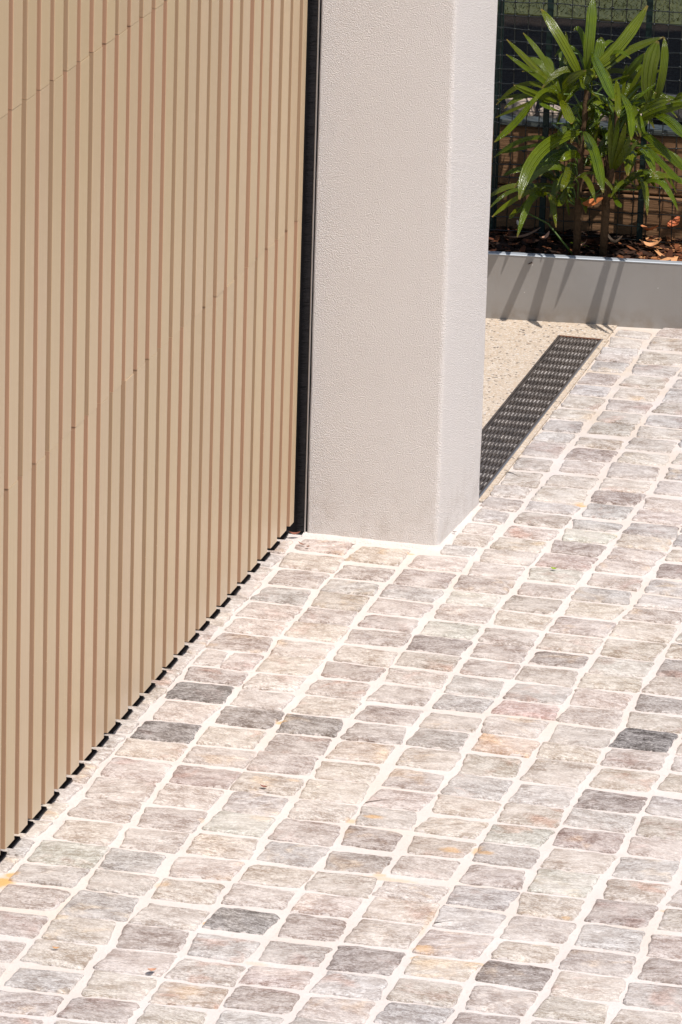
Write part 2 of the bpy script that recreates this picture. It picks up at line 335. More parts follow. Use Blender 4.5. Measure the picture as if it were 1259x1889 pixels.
STONES = [
    (-0.248, -0.1538, -0.0931, -0.0237, '8p'), (-0.2467, -0.1513, -0.2053, -0.1205, '8t'), (-0.2455, -0.1515, -0.3062, -0.2188, '6p'), (-0.2456, -0.1546, -0.4084, -0.3195, '6b'),
    (-0.2472, -0.1537, -0.4989, -0.4279, '7p'), (-0.2497, -0.152, -0.5878, -0.5117, '8p'), (-0.2514, -0.1515, -0.6875, -0.6003, '5p'), (-0.2509, -0.1511, -0.7816, -0.6998, '7ph'),
    (-0.2492, -0.1506, -0.8673, -0.7966, '6p'), (-0.2466, -0.1515, -0.9648, -0.8778, '3n'), (-0.2451, -0.1531, -1.0688, -0.9764, '8p'), (-0.2485, -0.1524, -1.1704, -1.0802, '3n'),
    (-0.2513, -0.1506, -1.259, -1.1816, '8t'), (-0.2516, -0.151, -1.364, -1.2727, '7p'), (-0.2462, -0.1499, -1.4629, -1.3746, '8p'), (-0.2426, -0.1453, -1.5605, -1.4734, '7p'),
    (-0.2422, -0.1435, -1.6616, -1.5758, '8t'), (-0.2429, -0.1442, -1.7677, -1.6742, '8g'), (-0.2428, -0.1438, -1.8581, -1.7782, '6n'), (-0.2425, -0.1446, -1.9593, -1.8686, '6p'),
    (-0.2425, -0.1444, -2.0654, -1.9803, '6p'), (-0.2425, -0.1429, -2.1754, -2.0903, '7p'), (-0.2425, -0.1409, -2.2696, -2.1909, '7p'), (-0.2425, -0.1405, -2.3641, -2.2826, '6n'),
    (-0.2425, -0.1405, -2.4607, -2.3769, '7t'), (-0.1402, -0.0437, -0.1313, -0.0352, '8t'), (-0.1377, -0.0439, -0.2292, -0.1516, '6p'), (-0.1389, -0.0465, -0.3129, -0.2397, '8b'),
    (-0.1416, -0.0466, -0.4042, -0.3234, '6o'), (-0.1409, -0.0446, -0.4936, -0.4147, '7p'), (-0.1391, -0.0446, -0.5853, -0.5041, '8t'), (-0.1385, -0.0462, -0.6845, -0.6072, '7p'),
    (-0.1382, -0.0464, -0.7782, -0.6967, '8t'), (-0.1376, -0.0447, -0.8703, -0.7931, '9n'), (-0.1386, -0.0438, -0.9655, -0.8821, '7n'), (-0.14, -0.0413, -1.0635, -0.976, '4p'),
    (-0.1394, -0.0396, -1.1639, -1.0775, '8t'), (-0.1376, -0.0391, -1.2623, -1.1804, '7p'), (-0.138, -0.0378, -1.3588, -1.2759, '5r'), (-0.137, -0.0361, -1.4655, -1.3693, '8p'),
    (-0.1321, -0.0356, -1.5653, -1.476, '6p'), (-0.1304, -0.0376, -1.6659, -1.578, '7n'), (-0.1313, -0.0396, -1.76, -1.6764, '6b'), (-0.1307, -0.0366, -1.8521, -1.7706, '7n'),
    (-0.1316, -0.0349, -1.9625, -1.8627, '6b'), (-0.1315, -0.0341, -2.0652, -1.9729, '7t'), (-0.1301, -0.0338, -2.1663, -2.0756, '8t'), (-0.128, -0.0328, -2.2643, -2.186, '7b'),
    (-0.1275, -0.0328, -2.356, -2.2748, '6p'), (-0.1275, -0.0329, -2.452, -2.3728, '7p'), (0.0215, 0.092, 1.5697, 1.6204, '9n'), (0.0215, 0.0921, 1.484, 1.5559, '8t'),
    (0.0215, 0.0929, 1.4256, 1.4734, '8b'), (0.0215, 0.094, 1.3724, 1.4151, '8n'), (0.0215, 0.0955, 1.288, 1.3619, '7b'), (0.0215, 0.096, 1.1882, 1.2706, '6p'),
    (0.0215, 0.0957, 1.0985, 1.1752, '7b'), (0.0215, 0.0961, 1.0019, 1.0858, '7t'), (0.0215, 0.0961, 0.9191, 0.9894, '7t'), (0.0215, 0.096, 0.8294, 0.9027, '5b'),
    (0.0215, 0.0962, 0.7491, 0.8173, '8b'), (0.0215, 0.0943, 0.642, 0.7371, '6p'), (0.0215, 0.0923, 0.541, 0.6263, '6t'), (0.0215, 0.0913, 0.4379, 0.5218, '7t'),
    (0.0215, 0.0899, 0.3569, 0.4266, '8n'), (0.0215, 0.089, 0.2703, 0.3464, '6p'), (0.0245, 0.0855, 0.1862, 0.2592, '7b'), (0.0201, 0.081, 0.1104, 0.1645, '8n'),
    (0.0165, 0.0776, 0.0357, 0.0997, '7t'), (0.013, 0.0741, -0.0344, 0.0216, '8b'), (-0.0307, 0.0711, -0.1304, -0.0483, '8p'), (-0.0307, 0.0697, -0.2284, -0.1409, '6p'),
    (-0.0335, 0.0681, -0.315, -0.2389, '7b'), (-0.0335, 0.0666, -0.4087, -0.3281, '7p'), (-0.0316, 0.0655, -0.4919, -0.4192, '6p'), (-0.0316, 0.0651, -0.5798, -0.5078, '6p'),
    (-0.0332, 0.0653, -0.6846, -0.6078, '8t'), (-0.0334, 0.0652, -0.7749, -0.6967, '5p'), (-0.0317, 0.0666, -0.8718, -0.7867, '7p'), (-0.0307, 0.0684, -0.9669, -0.8835, '8t'),
    (-0.0282, 0.0691, -1.0689, -0.9783, '4n'), (-0.0266, 0.0689, -1.1631, -1.08, '5n'), (-0.0262, 0.07, -1.2608, -1.174, '6p'), (-0.0247, 0.0714, -1.3614, -1.2823, '7t'),
    (-0.0231, 0.0744, -1.4547, -1.372, '7b'), (-0.0224, 0.0765, -1.5544, -1.4652, '8g'), (-0.0244, 0.0761, -1.6597, -1.5721, '8t'), (-0.0267, 0.076, -1.7573, -1.6747, '7p'),
    (-0.0235, 0.0757, -1.8573, -1.7741, '7t'), (-0.0218, 0.0755, -1.9619, -1.8831, '8n'), (-0.0211, 0.0769, -2.0617, -1.9779, '5p'), (-0.0208, 0.0778, -2.1565, -2.0751, '7p'),
    (-0.02, 0.0759, -2.2588, -2.1671, '8t'), (-0.0198, 0.074, -2.3469, -2.2692, '5p'), (-0.0199, 0.074, -2.4383, -2.3595, '7t'), (0.105, 0.1978, 1.6039, 1.6777, '9n'),
    (0.105, 0.1978, 1.4993, 1.5855, '7t'), (0.1062, 0.1978, 1.3836, 1.4679, '7t'), (0.1085, 0.1979, 1.2918, 1.3704, '6n'), (0.109, 0.1981, 1.1925, 1.2787, '7t'),
    (0.1087, 0.198, 1.1074, 1.1796, '7t'), (0.109, 0.1973, 1.0153, 1.0906, '6p'), (0.1091, 0.1971, 0.9248, 0.9987, '6t'), (0.109, 0.1974, 0.8354, 0.9125, '6t'),
    (0.1092, 0.1955, 0.7392, 0.8032, '6o'), (0.1071, 0.1933, 0.6483, 0.7193, '5p'), (0.1053, 0.1927, 0.5553, 0.6326, '7p'), (0.1045, 0.1939, 0.4569, 0.5287, '7t'),
    (0.103, 0.196, 0.3564, 0.4456, '9t'), (0.1022, 0.1969, 0.2828, 0.3417, '7b'), (0.099, 0.195, 0.1984, 0.2718, '5t'), (0.0947, 0.1893, 0.1112, 0.1765, '7p'),
    (0.0905, 0.1851, 0.0294, 0.1005, '7t'), (0.0866, 0.1821, -0.051, 0.0188, '8n'), (0.0839, 0.1797, -0.1399, -0.0649, '8n'), (0.0825, 0.1782, -0.2304, -0.1534, '6p'),
    (0.0811, 0.1777, -0.3095, -0.2437, '9g'), (0.0797, 0.1764, -0.4036, -0.3226, '7p'), (0.0784, 0.1759, -0.4925, -0.426, '8g'), (0.0781, 0.1749, -0.5891, -0.5051, '4p'),
    (0.0783, 0.1757, -0.6774, -0.6014, '6t'), (0.0782, 0.1773, -0.7672, -0.6894, '8n'), (0.0795, 0.1764, -0.8699, -0.7821, '6p'), (0.0815, 0.1765, -0.9732, -0.893, '5p'),
    (0.0821, 0.177, -1.0718, -0.9874, '6p'), (0.0819, 0.1783, -1.1652, -1.0829, '7o'), (0.0831, 0.18, -1.2622, -1.1788, '7t'), (0.0843, 0.1808, -1.3596, -1.2729, '7t'),
    (0.0874, 0.1826, -1.4546, -1.3701, '8n'), (0.0894, 0.1839, -1.5561, -1.4652, '6p'), (0.0891, 0.184, -1.6554, -1.5711, '6b'), (0.089, 0.1837, -1.7525, -1.6701, '7t'),
    (0.0888, 0.1823, -1.8454, -1.7669, '7p'), (0.0885, 0.1823, -1.9543, -1.8618, '3b'), (0.0899, 0.1837, -2.0667, -1.9794, '7b'), (0.0906, 0.1853, -2.165, -2.08, '8n'),
    (0.0888, 0.1858, -2.2546, -2.1756, '8o'), (0.087, 0.1857, -2.3517, -2.2696, '8t'), (0.2108, 0.2982, 1.306, 1.3803, '7t'), (0.2111, 0.2982, 1.2199, 1.2887, '6n'),
    (0.2111, 0.2982, 1.118, 1.2028, '7b'), (0.2104, 0.2982, 1.0261, 1.1012, '6t'), (0.2098, 0.2982, 0.9318, 1.0096, '6b'), (0.2104, 0.2982, 0.8469, 0.9115, '7t'),
    (0.209, 0.2982, 0.7511, 0.8308, '6t'), (0.2064, 0.2991, 0.6571, 0.7314, '7t'), (0.2057, 0.3002, 0.5535, 0.6417, '6p'), (0.2068, 0.2997, 0.463, 0.5383, '8t'),
    (0.2087, 0.2979, 0.3813, 0.4518, '5p'), (0.2099, 0.2974, 0.2864, 0.3667, '6b'), (0.2078, 0.2979, 0.2066, 0.2574, '6b'), (0.2032, 0.2973, 0.1241, 0.1922, '9g'),
    (0.1987, 0.2952, 0.0427, 0.1133, '5p'), (0.1953, 0.2915, -0.0444, 0.0286, '6r'), (0.1929, 0.2876, -0.1299, -0.0549, '8g'), (0.1912, 0.2849, -0.2231, -0.1501, '6p'),
    (0.1907, 0.2835, -0.318, -0.2336, '5t'), (0.1893, 0.2825, -0.4085, -0.3285, '7t'), (0.1889, 0.2807, -0.5029, -0.4212, '6p'), (0.1878, 0.2814, -0.5917, -0.5154, '6p'),
    (0.1887, 0.2833, -0.683, -0.6022, '6p'), (0.1905, 0.2806, -0.7875, -0.6981, '8b'), (0.1894, 0.279, -0.8693, -0.7994, '6b'), (0.1895, 0.2801, -0.9691, -0.8981, '6t'),
    (0.1899, 0.2824, -1.0639, -0.9803, '5b'), (0.1912, 0.2847, -1.1675, -1.0749, '7t'), (0.1931, 0.2857, -1.2667, -1.1864, '6p'), (0.1939, 0.2854, -1.3622, -1.2773, '7p'),
    (0.1956, 0.2865, -1.4534, -1.3727, '7n'), (0.1969, 0.2866, -1.5516, -1.4661, '5p'), (0.1969, 0.2879, -1.655, -1.5764, '5n'), (0.1967, 0.2888, -1.7561, -1.672, '7t'),
    (0.1953, 0.29, -1.8479, -1.768, '8p'), (0.1953, 0.2918, -1.9514, -1.8595, '5p'), (0.1965, 0.2922, -2.0544, -1.9718, '6p'), (0.198, 0.2937, -2.1419, -2.0698, '6r'),
    (0.1987, 0.2928, -2.2422, -2.155, '5p'), (0.1987, 0.2915, -2.3273, -2.2527, '7b'), (0.3119, 0.4048, 0.6824, 0.7486, '7t'), (0.313, 0.4048, 0.5752, 0.6477, '6b'),
    (0.3129, 0.4048, 0.4696, 0.5487, '6p'), (0.3106, 0.4048, 0.3697, 0.4435, '8p'), (0.3105, 0.4048, 0.2862, 0.3587, '7p'), (0.3109, 0.4048, 0.2004, 0.2718, '6b'),
    (0.3102, 0.4047, 0.119, 0.1897, '7t'), (0.3081, 0.402, 0.0418, 0.1084, '6p'), (0.3047, 0.3986, -0.0413, 0.0313, '7p'), (0.3005, 0.3965, -0.1297, -0.0584, '7p'),
    (0.298, 0.3942, -0.2195, -0.1431, '6b'), (0.2965, 0.3936, -0.3106, -0.2326, '8t'), (0.2955, 0.3932, -0.4097, -0.3267, '6p'), (0.2937, 0.3928, -0.5036, -0.4223, '7t'),
    (0.2944, 0.3928, -0.5923, -0.5221, '4p'), (0.2964, 0.393, -0.6856, -0.6105, '6t'), (0.2937, 0.393, -0.7807, -0.7006, '6b'), (0.2919, 0.3929, -0.8706, -0.7924, '7r'),
    (0.2928, 0.3932, -0.9641, -0.8821, '8n'), (0.2953, 0.3935, -1.0584, -0.9781, '7O'), (0.2977, 0.3948, -1.1669, -1.0776, '6t'), (0.2987, 0.3974, -1.2705, -1.1775, '7b'),
    (0.2984, 0.3986, -1.3642, -1.281, '8t'), (0.2995, 0.3988, -1.4587, -1.3796, '8t'), (0.2996, 0.3976, -1.5466, -1.4714, '6o'), (0.3008, 0.397, -1.642, -1.564, '7p'),
    (0.3018, 0.3992, -1.744, -1.6757, '8n'), (0.3027, 0.4008, -1.8357, -1.7546, '8t'), (0.3046, 0.401, -1.9433, -1.8473, '7t'), (0.3051, 0.4007, -2.0505, -1.9569, '4p'),
    (0.3067, 0.4012, -2.1463, -2.0637, '8b'), (0.3059, 0.4014, -2.2383, -2.1571, '7p'), (0.3045, 0.4014, -2.3343, -2.2489, '6n'), (0.4159, 0.5029, 0.0675, 0.1301, '7t'),
    (0.4119, 0.5029, -0.0353, 0.0399, '4r'), (0.4093, 0.5029, -0.1392, -0.0623, '7b'), (0.4071, 0.5029, -0.2182, -0.1525, '8b'), (0.4066, 0.5029, -0.3022, -0.2312, '7p'),
    (0.4062, 0.5029, -0.4037, -0.315, '8t'), (0.4058, 0.5026, -0.5094, -0.4194, '7t'), (0.4058, 0.5024, -0.6038, -0.5217, '8g'), (0.406, 0.5016, -0.6845, -0.6159, '7t'),
    (0.406, 0.5021, -0.7784, -0.6964, '7p'), (0.4059, 0.5022, -0.8763, -0.79, '7p'), (0.4062, 0.5019, -0.9749, -0.8877, '6n'), (0.4065, 0.5027, -1.0577, -0.9861, '8t'),
    (0.4078, 0.5037, -1.171, -1.0686, '6t'), (0.4104, 0.5037, -1.2712, -1.1817, '8b'), (0.4117, 0.5034, -1.3695, -1.2818, '7t'), (0.4118, 0.5035, -1.4607, -1.38, '8g'),
    (0.4105, 0.5041, -1.5557, -1.4712, '5b'), (0.4101, 0.5039, -1.6503, -1.5704, '6p'), (0.4121, 0.5056, -1.7441, -1.6622, '6b'), (0.4138, 0.5081, -1.8414, -1.7546, '7b'),
    (0.414, 0.509, -1.9532, -1.8519, '7p'), (0.4137, 0.5111, -2.0395, -1.9644, '9t'), (0.4142, 0.5127, -2.1391, -2.0613, '7t'), (0.4144, 0.5127, -2.2303, -2.1498, '6b'),
    (0.5159, 0.6128, -0.3979, -0.3224, '8g'), (0.5157, 0.6128, -0.4846, -0.4104, '8t'), (0.5156, 0.6128, -0.5789, -0.4969, '5b'), (0.5146, 0.6128, -0.6773, -0.5939, '6t'),
    (0.5151, 0.6128, -0.7736, -0.6949, '5b'), (0.5153, 0.6128, -0.8615, -0.7851, '6t'), (0.5149, 0.6128, -0.9636, -0.872, '2p'), (0.5157, 0.613, -1.0623, -0.9746, '6p'),
    (0.5167, 0.6139, -1.1669, -1.0759, '8t'), (0.5167, 0.6151, -1.2667, -1.1828, '4p'), (0.5165, 0.6154, -1.3546, -1.2772, '8b'), (0.5164, 0.6163, -1.45, -1.3698, '5r'),
    (0.5171, 0.6171, -1.5487, -1.4606, '7t'), (0.5168, 0.6168, -1.6482, -1.5593, '8g'), (0.5187, 0.6166, -1.7471, -1.6649, '7t'), (0.5212, 0.6166, -1.8523, -1.761, '6p'),
    (0.522, 0.6169, -1.9386, -1.8628, '8t'), (0.5239, 0.6177, -2.0352, -1.9519, '4p'), (0.5256, 0.6188, -2.1405, -2.0504, '6p'), (0.5257, 0.619, -2.2332, -2.1533, '5p'),
    (0.6258, 0.7215, -0.8908, -0.8231, '7n'), (0.6258, 0.7215, -0.9687, -0.9048, '6t'), (0.626, 0.7215, -1.0507, -0.9824, '8b'), (0.6267, 0.7215, -1.147, -1.0642, '7t'),
    (0.6281, 0.7215, -1.2622, -1.1839, '7b'), (0.6284, 0.7215, -1.3618, -1.2751, '6t'), (0.6293, 0.7215, -1.4493, -1.3723, '7p'), (0.6301, 0.7215, -1.5452, -1.4598, '7b'),
    (0.6298, 0.7227, -1.646, -1.5622, '7t'), (0.6296, 0.7247, -1.7488, -1.6601, '5p'), (0.6296, 0.7273, -1.853, -1.7627, '8b'), (0.6299, 0.7294, -1.9488, -1.8636, '6p'),
    (0.6308, 0.7304, -2.049, -1.9593, '8t'), (0.6318, 0.7306, -2.1396, -2.0596, '7t'), (0.632, 0.7306, -2.2295, -2.1501, '7n'), (0.7346, 0.8377, -1.5504, -1.4629, '7t'),
    (0.7358, 0.8377, -1.6479, -1.5672, '7n'), (0.7377, 0.8377, -1.7477, -1.6643, '6t'), (0.7404, 0.8377, -1.8542, -1.7683, '7p'), (0.7425, 0.8377, -1.956, -1.8654, '5p'),
    (0.7435, 0.8377, -2.0578, -1.967, '6n'), (0.7436, 0.8377, -2.153, -2.0706, '7t'),
]
rng = random.Random(3)
def add_cobble(x0, x1, y0, y1, tone):
    cx, cy = (x0 + x1) / 2, (y0 + y1) / 2
    v, f, e = cobble_geo(x1 - x0, y1 - y0, 0, 0, rng)
    me = mesh('cobble', v, f, True); at = me.attributes.new('edge', 'FLOAT', 'POINT'); at.data.foreach_set('value', e)
    o = obj('cobble', me, [M['cobble']], paving); o.location = (cx, cy, rng.uniform(-.0006, .0008)); o.color = tone_col(tone, rng)
    o.rotation_euler = (rng.uniform(-.012, .012), rng.uniform(-.01, .01), rng.uniform(-.02, .02))
for (x0, x1, y0, y1, tone) in STONES:
    if len(tone) > 2:                               # a stone split in two halves
        m_ = x0 + (x1 - x0) * .47
        add_cobble(x0, m_ - .003, y0, y1, tone); add_cobble(m_ + .003, x1, y0, y1, tone)
    else: add_cobble(x0, x1, y0, y1, tone)
# narrow cut stones along the gate
y = -.045
while y > -1.78:
    L = rng.uniform(.064, .09); add_cobble(-.2995, -.2575 + rng.uniform(-.003, .001), y - L, y, rng.choice(['8b', '8p', '9n', '8n', '9t', '9n']))
    y -= L + rng.uniform(.006, .011)
# paving outside the picture: the same stones joined into one part
vs_, fs_, es_ = [], [], []
def rest(x0, x1, ya, yb):
    x = x0
    while x < x1 - .05:
        y = ya + rng.uniform(-.03, 0)
        while y < yb - .05:
            d = rng.uniform(.07, .088); v, f, e = cobble_geo(.097, d, x + .055, y + d / 2, rng)
            b = len(vs_); vs_.extend(v); fs_.extend([tuple(i + b for i in q) for q in f]); es_.extend(e); y += d + .011
        x += .1105
ymin = min(s[2] for s in STONES)
rest(-.9, .84, -4.2, ymin - .05)
rest(.86, 2.1, -3.2, 1.65)
rest(0.1903, 0.2968, 1.425, 1.66)
rest(0.2943, 0.4008, 0.794, 1.66)
rest(0.4036, 0.5101, 0.175, 1.66)
rest(0.5101, 0.6166, -0.277, 1.66)
rest(0.6231, 0.7296, -0.778, 1.66)
rest(0.7339, 0.8404, -1.418, 1.66)
rest(0.8444, .86, -1.80, 1.66)
me = mesh('cobbles', vs_, fs_, True); at = me.attributes.new('edge', 'FLOAT', 'POINT'); at.data.foreach_set('value', es_)
o = obj('cobbles', me, [M['cobble']], paving); o.color = (.33, .31, .29, 1); o['kind'] = 'stuff'

# mortar smeared up against the foot of the pillar
def fillet(path, h, wd, nrm):
    v, f = [], []
    for i, (x, y) in enumerate(path):
        k = 1 + .5 * noise.noise(Vector((x * 30, y * 30, 1.3))); k2 = 1 + .6 * noise.noise(Vector((x * 22, y * 22, 5.3)))
        nx, ny = nrm[i]
        v += [(x - nx * .004, y - ny * .004, h * k), (x + nx * wd * .35, y + ny * wd * .35, h * .55 * k), (x + nx * wd * k2, y + ny * wd * k2, .0022), (x + nx * (wd * k2 + .004), y + ny * (wd * k2 + .004), -.004)]
    for i in range(len(path) - 1):
        for j in range(3): f.append((i * 4 + j, i * 4 + j + 1, (i + 1) * 4 + j + 1, (i + 1) * 4 + j))
    return mesh('mortar_fillet', v, f, True)
pth = [(-.255 + .006 * i, 0) for i in range(43)] + [(.0 , .0)] + [(.015 * i / 49, .006 * i) for i in range(1, 50)]
nr = [(0, -1)] * 43 + [(.707, -.707)] + [(1, 0)] * 49
obj('mortar_fillet', fillet(pth, .004, .009, nr), [M['mortar']], paving)

# exposed aggregate strip between pillar and planter, with the drain let into it
cp = sheet('concrete_path', [(-1.2, .295), (-.0905, .295), (-.0905, 1.53), (.0122, 1.53), (.0122, PL(.0122) + .02), (-1.2, PL(-1.2) + .02)], -.11, .0, M['concrete'])
tag(cp, kind='structure')
sheet('drain_haunch', [(.0078, .31), (.0185, .31), (.0185, 1.53), (.0078, 1.53)], -.02, .0008, M['concrete'], cp)
vp, fp, tp = [], [], []
for i in range(300):
    x, y = random.uniform(-.32, -.1), random.uniform(.35, 1.58)
    if i % 5 == 0: x, y = random.uniform(-.1, .01), random.uniform(1.54, 1.62)
    s = random.uniform(.0010, .0027); b = len(vp); a0 = random.uniform(0, 6)
    for k in range(5): vp.append((x + s * math.cos(a0 + k * 1.2566), y + s * 1.2 * math.sin(a0 + k * 1.2566), .0003))
    vp.append((x, y, s * .55))
    fp += [(b + k, b + (k + 1) % 5, b + 5) for k in range(5)]; tp += [random.random()] * 6
me = mesh('pebbles', vp, fp, True)
def mat_pebble():
    t = NT('pebble_mix', .7); r = t.n('Attribute', attribute_name='tone').outputs['Fac']
    rp = t.n('ValToRGB'); t.put(rp.inputs[0], r); e = rp.color_ramp.elements; rp.color_ramp.interpolation = 'CONSTANT'
    e[0].color = (.58, .52, .43, 1); e[1].position = .45; e[1].color = (.50, .42, .32, 1)
    for ps, cc in ((.72, (.42, .28, .18, 1)), (.84, (.55, .53, .50, 1)), (.955, (.06, .05, .045, 1))):
        q = e.new(ps); q.color = cc
    t.color(rp.outputs[0]); return t.m
me.attributes.new('tone', 'FLOAT', 'POINT').data.foreach_set('value', tp)
o = obj('pebbles', me, [mat_pebble()], cp); o['kind'] = 'stuff'

# ---------------------------------------------------------------- drain
dr = empty('drain_grate', (-.0415, .3, 0)); tag(dr, 'long black slotted drain grate set between the pale concrete and the cobbles', 'drain')
def dpart(name, me, m): return obj(name, me, [m], dr)
X0, X1, Y0, Y1 = -.047, .0495, .0, 1.222
me = mesh('trough', [(X0, Y0, 0), (X1, Y0, 0), (X1, Y1, 0), (X0, Y1, 0), (X0, Y0, -.09), (X1, Y0, -.09), (X1, Y1, -.09), (X0, Y1, -.09)],
          [(4, 5, 6, 7), (0, 4, 7, 3), (1, 2, 6, 5), (0, 1, 5, 4), (3, 7, 6, 2)])
dpart('trough', me, M['black'])
dpart('frame_rail', box_me('frame_rail', X0, X0 + .004, Y0, Y1, -.03, .0035, .0008), M['iron'])
dpart('frame_rail', box_me('frame_rail', X1 - .0035, X1, Y0, Y1, -.03, .0045, .0008), M['alu'])
dpart('frame_end', box_me('frame_end', X0, X1, Y1, Y1 + .004, -.03, .003, .0008), M['iron_rust'])
bar = box_me('bar', -.0024, .0024, Y0, Y1, -.02, .002, .0007)
bar.materials.append(M['iron'])
nb = 12
for i in range(nb):
    x = X0 + .0075 + (X1 - X0 - .015) * i / (nb - 1)
    o = link(bpy.data.objects.new('bar', bar), dr); o.location = (x, 0, random.uniform(-.0005, .0005))
cb = box_me('cross_bar', X0 + .004, X1 - .0035, -.010, .010, -.014, .0012, .0008); cb.materials.append(M['glint'])  # pale colour stands for sun glints seen through the slots
ncb = 23
for i in range(ncb):
    o = link(bpy.data.objects.new('cross_bar', cb), dr); o.location = (0, .016 + i * (Y1 - .032) / (ncb - 1), random.uniform(-.001, 0))

# ---------------------------------------------------------------- gate
GX, GH = -.2662, .031
gate = empty('slatted_gate', (GX, -.9, 0)); tag(gate, 'tan slatted gate of narrow vertical battens standing just above the cobbles', 'gate')
def slat_me(z0, z1, w=.0474):
    bm = bmesh.new(); bmesh.ops.create_cube(bm, size=1)
    for v in bm.verts: v.co = Vector((-.011 + v.co.x * .022, v.co.y * w, z0 + (v.co.z + .5) * (z1 - z0)))
    bmesh.ops.bevel(bm, geom=[e for e in bm.edges if abs(e.verts[0].co.z - e.verts[1].co.z) > .01], offset=.0012, segments=2, affect='EDGES', profile=.5)
    me = bpy.data.meshes.new('slat'); bm.to_mesh(me); bm.free()
    me.materials.append(M['slat']); me.materials.append(M['side'])
    for p_ in me.polygons:
        p_.material_index = 1 if abs(p_.normal.y) > .9 else 0
    return me
cuts = (GH, .6085, 1.1905, 1.85); gap = (0, .00012, .0004, 0)
edge_sl = [slat_me(cuts[i] + gap[i], cuts[i + 1] - gap[i + 1], .030) for i in range(3)]
sl = [slat_me(cuts[i] + gap[i], cuts[i + 1] - gap[i + 1]) for i in range(3)]
rg = random.Random(11)
for i in range(-1, 28):
    yc = -.0842 - .07003 * i - .0231
    for j in range(3):
        o = link(bpy.data.objects.new('slat', (edge_sl if i == -1 else sl)[j]), gate)
        o.location = (rg.uniform(-.0006, .0006), yc + .9 - (.0082 if i == -1 else 0) + rg.uniform(-.0007, .0007), 0)
        k = rg.uniform(.96, 1.03); o.color = (k, k * rg.uniform(.99, 1.01), k * rg.uniform(.97, 1.02), 1)
obj('backing_board', box_me('backing_board', -.040, -.0222, -1.15, .842, GH + .004, 1.85), [M['side']], gate)

tr_ = sheet('gate_shade_strip', [(GX - .30, -7.5 + .5), (GX - .034, -7.5 + .5), (GX - .034, .0), (GX - .30, .0)], -.05, .0008, M['black'], paving)  # black strip added to darken the shaded ground under the gate
foot = box_me('slat_shadow_block', -.040, -.0138, -.0225, .0225, .0012, .006, .001); foot.materials.append(M['black'])  # black blocks drawn as the slats' toothed shadow, shifted away from the sun
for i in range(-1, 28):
    o = link(bpy.data.objects.new('slat_shadow_block', foot), gate); o.location = (0, -.0842 - .07003 * i - .0231 + .9 + .0095, 0)  # foot is the black block drawn as slat shadow
obj('gate_light_blocker', box_me('gate_light_blocker', -.16, -.0402, -1.15, .842, .006, .25), [M['black']], gate)  # unseen block added behind the slats to keep light out from below

# ---------------------------------------------------------------- brush seal between gate and pillar
bs = empty('brush_seal', (-.2525, .004, 0)); tag(bs, 'black brush seal with a thin metal edge between gate and pillar', 'seal')
obj('seal_backing', box_me('seal_backing', -.055, .0025, .002, .009, .0, 2.1), [M['black']], bs)
obj('metal_edge', box_me('metal_edge', -.0018, .0008, -.004, .002, .001, 2.1, .0006), [M['alu']], bs)
vb, fb = [], []
for i in range(5200):
    z = random.uniform(.004, 1.3); y = random.uniform(-.0035, .001); L = random.uniform(.010, .0165); dz = random.uniform(-.004, .0015) + .0025 * noise.noise(Vector((0, 0, z * 25)))
    b = len(vb); t_ = random.uniform(.0003, .0007)
    vb += [(-.0026, y, z - t_), (-.0026, y, z + t_), (-.0026 - L, y - random.uniform(0, .003), z + dz)]; fb.append((b, b + 1, b + 2))
o = obj('bristles', mesh('bristles', vb, fb), [M['bristle']], bs); o['kind'] = 'stuff'

# ---------------------------------------------------------------- pillar
def pillar_mesh():
    bm = bmesh.new(); x0, x1, y0, y1, z1 = -.2494, 0, 0, .2917, 2.2; rad = .010; ring = []
    for (cx, cy, a0) in ((x0 + .005, y0 + .005, 180), (x1 - rad, y0 + rad, 270), (x1 - rad, y1 - rad, 0), (x0 + rad, y1 - rad, 90)):
        rr = .005 if a0 == 180 else rad
        for k in range(7):
            a = R(a0 + 15 * k); ring.append((cx + rr * math.cos(a), cy + rr * math.sin(a)))
    nz = 44; vv = []
    for j in range(nz + 1):
        z = -.05 + (z1 + .05) * j / nz
        row = []
        for (x, y) in ring:
            n_ = noise.noise(Vector((x * 14, y * 14, z * 9))) * .0012
            if x > x0 + .05: x += .015 * y / y1
            row.append(bm.verts.new((x + n_, y + n_ * .8, z)))
        vv.append(row)
    for j in range(nz):
        for i in range(len(ring)):
            bm.faces.new((vv[j][i], vv[j][(i + 1) % len(ring)], vv[j + 1][(i + 1) % len(ring)], vv[j + 1][i]))
    bm.faces.new(vv[-1]); bm.faces.new(vv[0][::-1])
    me = bpy.data.meshes.new('pillar'); bm.to_mesh(me); bm.free()
    me.polygons.foreach_set('use_smooth', [True] * len(me.polygons)); return me
pil = obj('rendered_pillar', pillar_mesh(), [M['render']]); tag(pil, 'square warm grey pillar with rough sprayed render beside the tan gate', 'pillar')
me = pil.data
for p_ in me.polygons:
    if abs(p_.normal.z) > .9: p_.use_smooth = False

# ---------------------------------------------------------------- planter
pt_ = empty('planter_edge', (0, PL(0), 0)); pt_.rotation_euler = (0, 0, math.atan(.135))
tag(pt_, 'low grey sheet steel planter edge below the palms', 'planter')
obj('steel_panel', box_me('steel_panel', -1.3, 2.2, 0, .004, -.05, .140), [M['steel']], pt_)
obj('folded_lip', box_me('folded_lip', -1.3, 2.2, -.0015, .020, .140, .1432, .0012), [M['lip']], pt_)  # sky reflection is put into the lip's paler, bluer colour
Y_WALL = 1.93
soil = sheet('soil', [(-1.3, PL(-1.3) + .008), (2.2, PL(2.2) + .008), (2.2, 2.25), (-1.3, 2.0)], -.1, .112, M['mulch']); tag(soil, kind='structure')
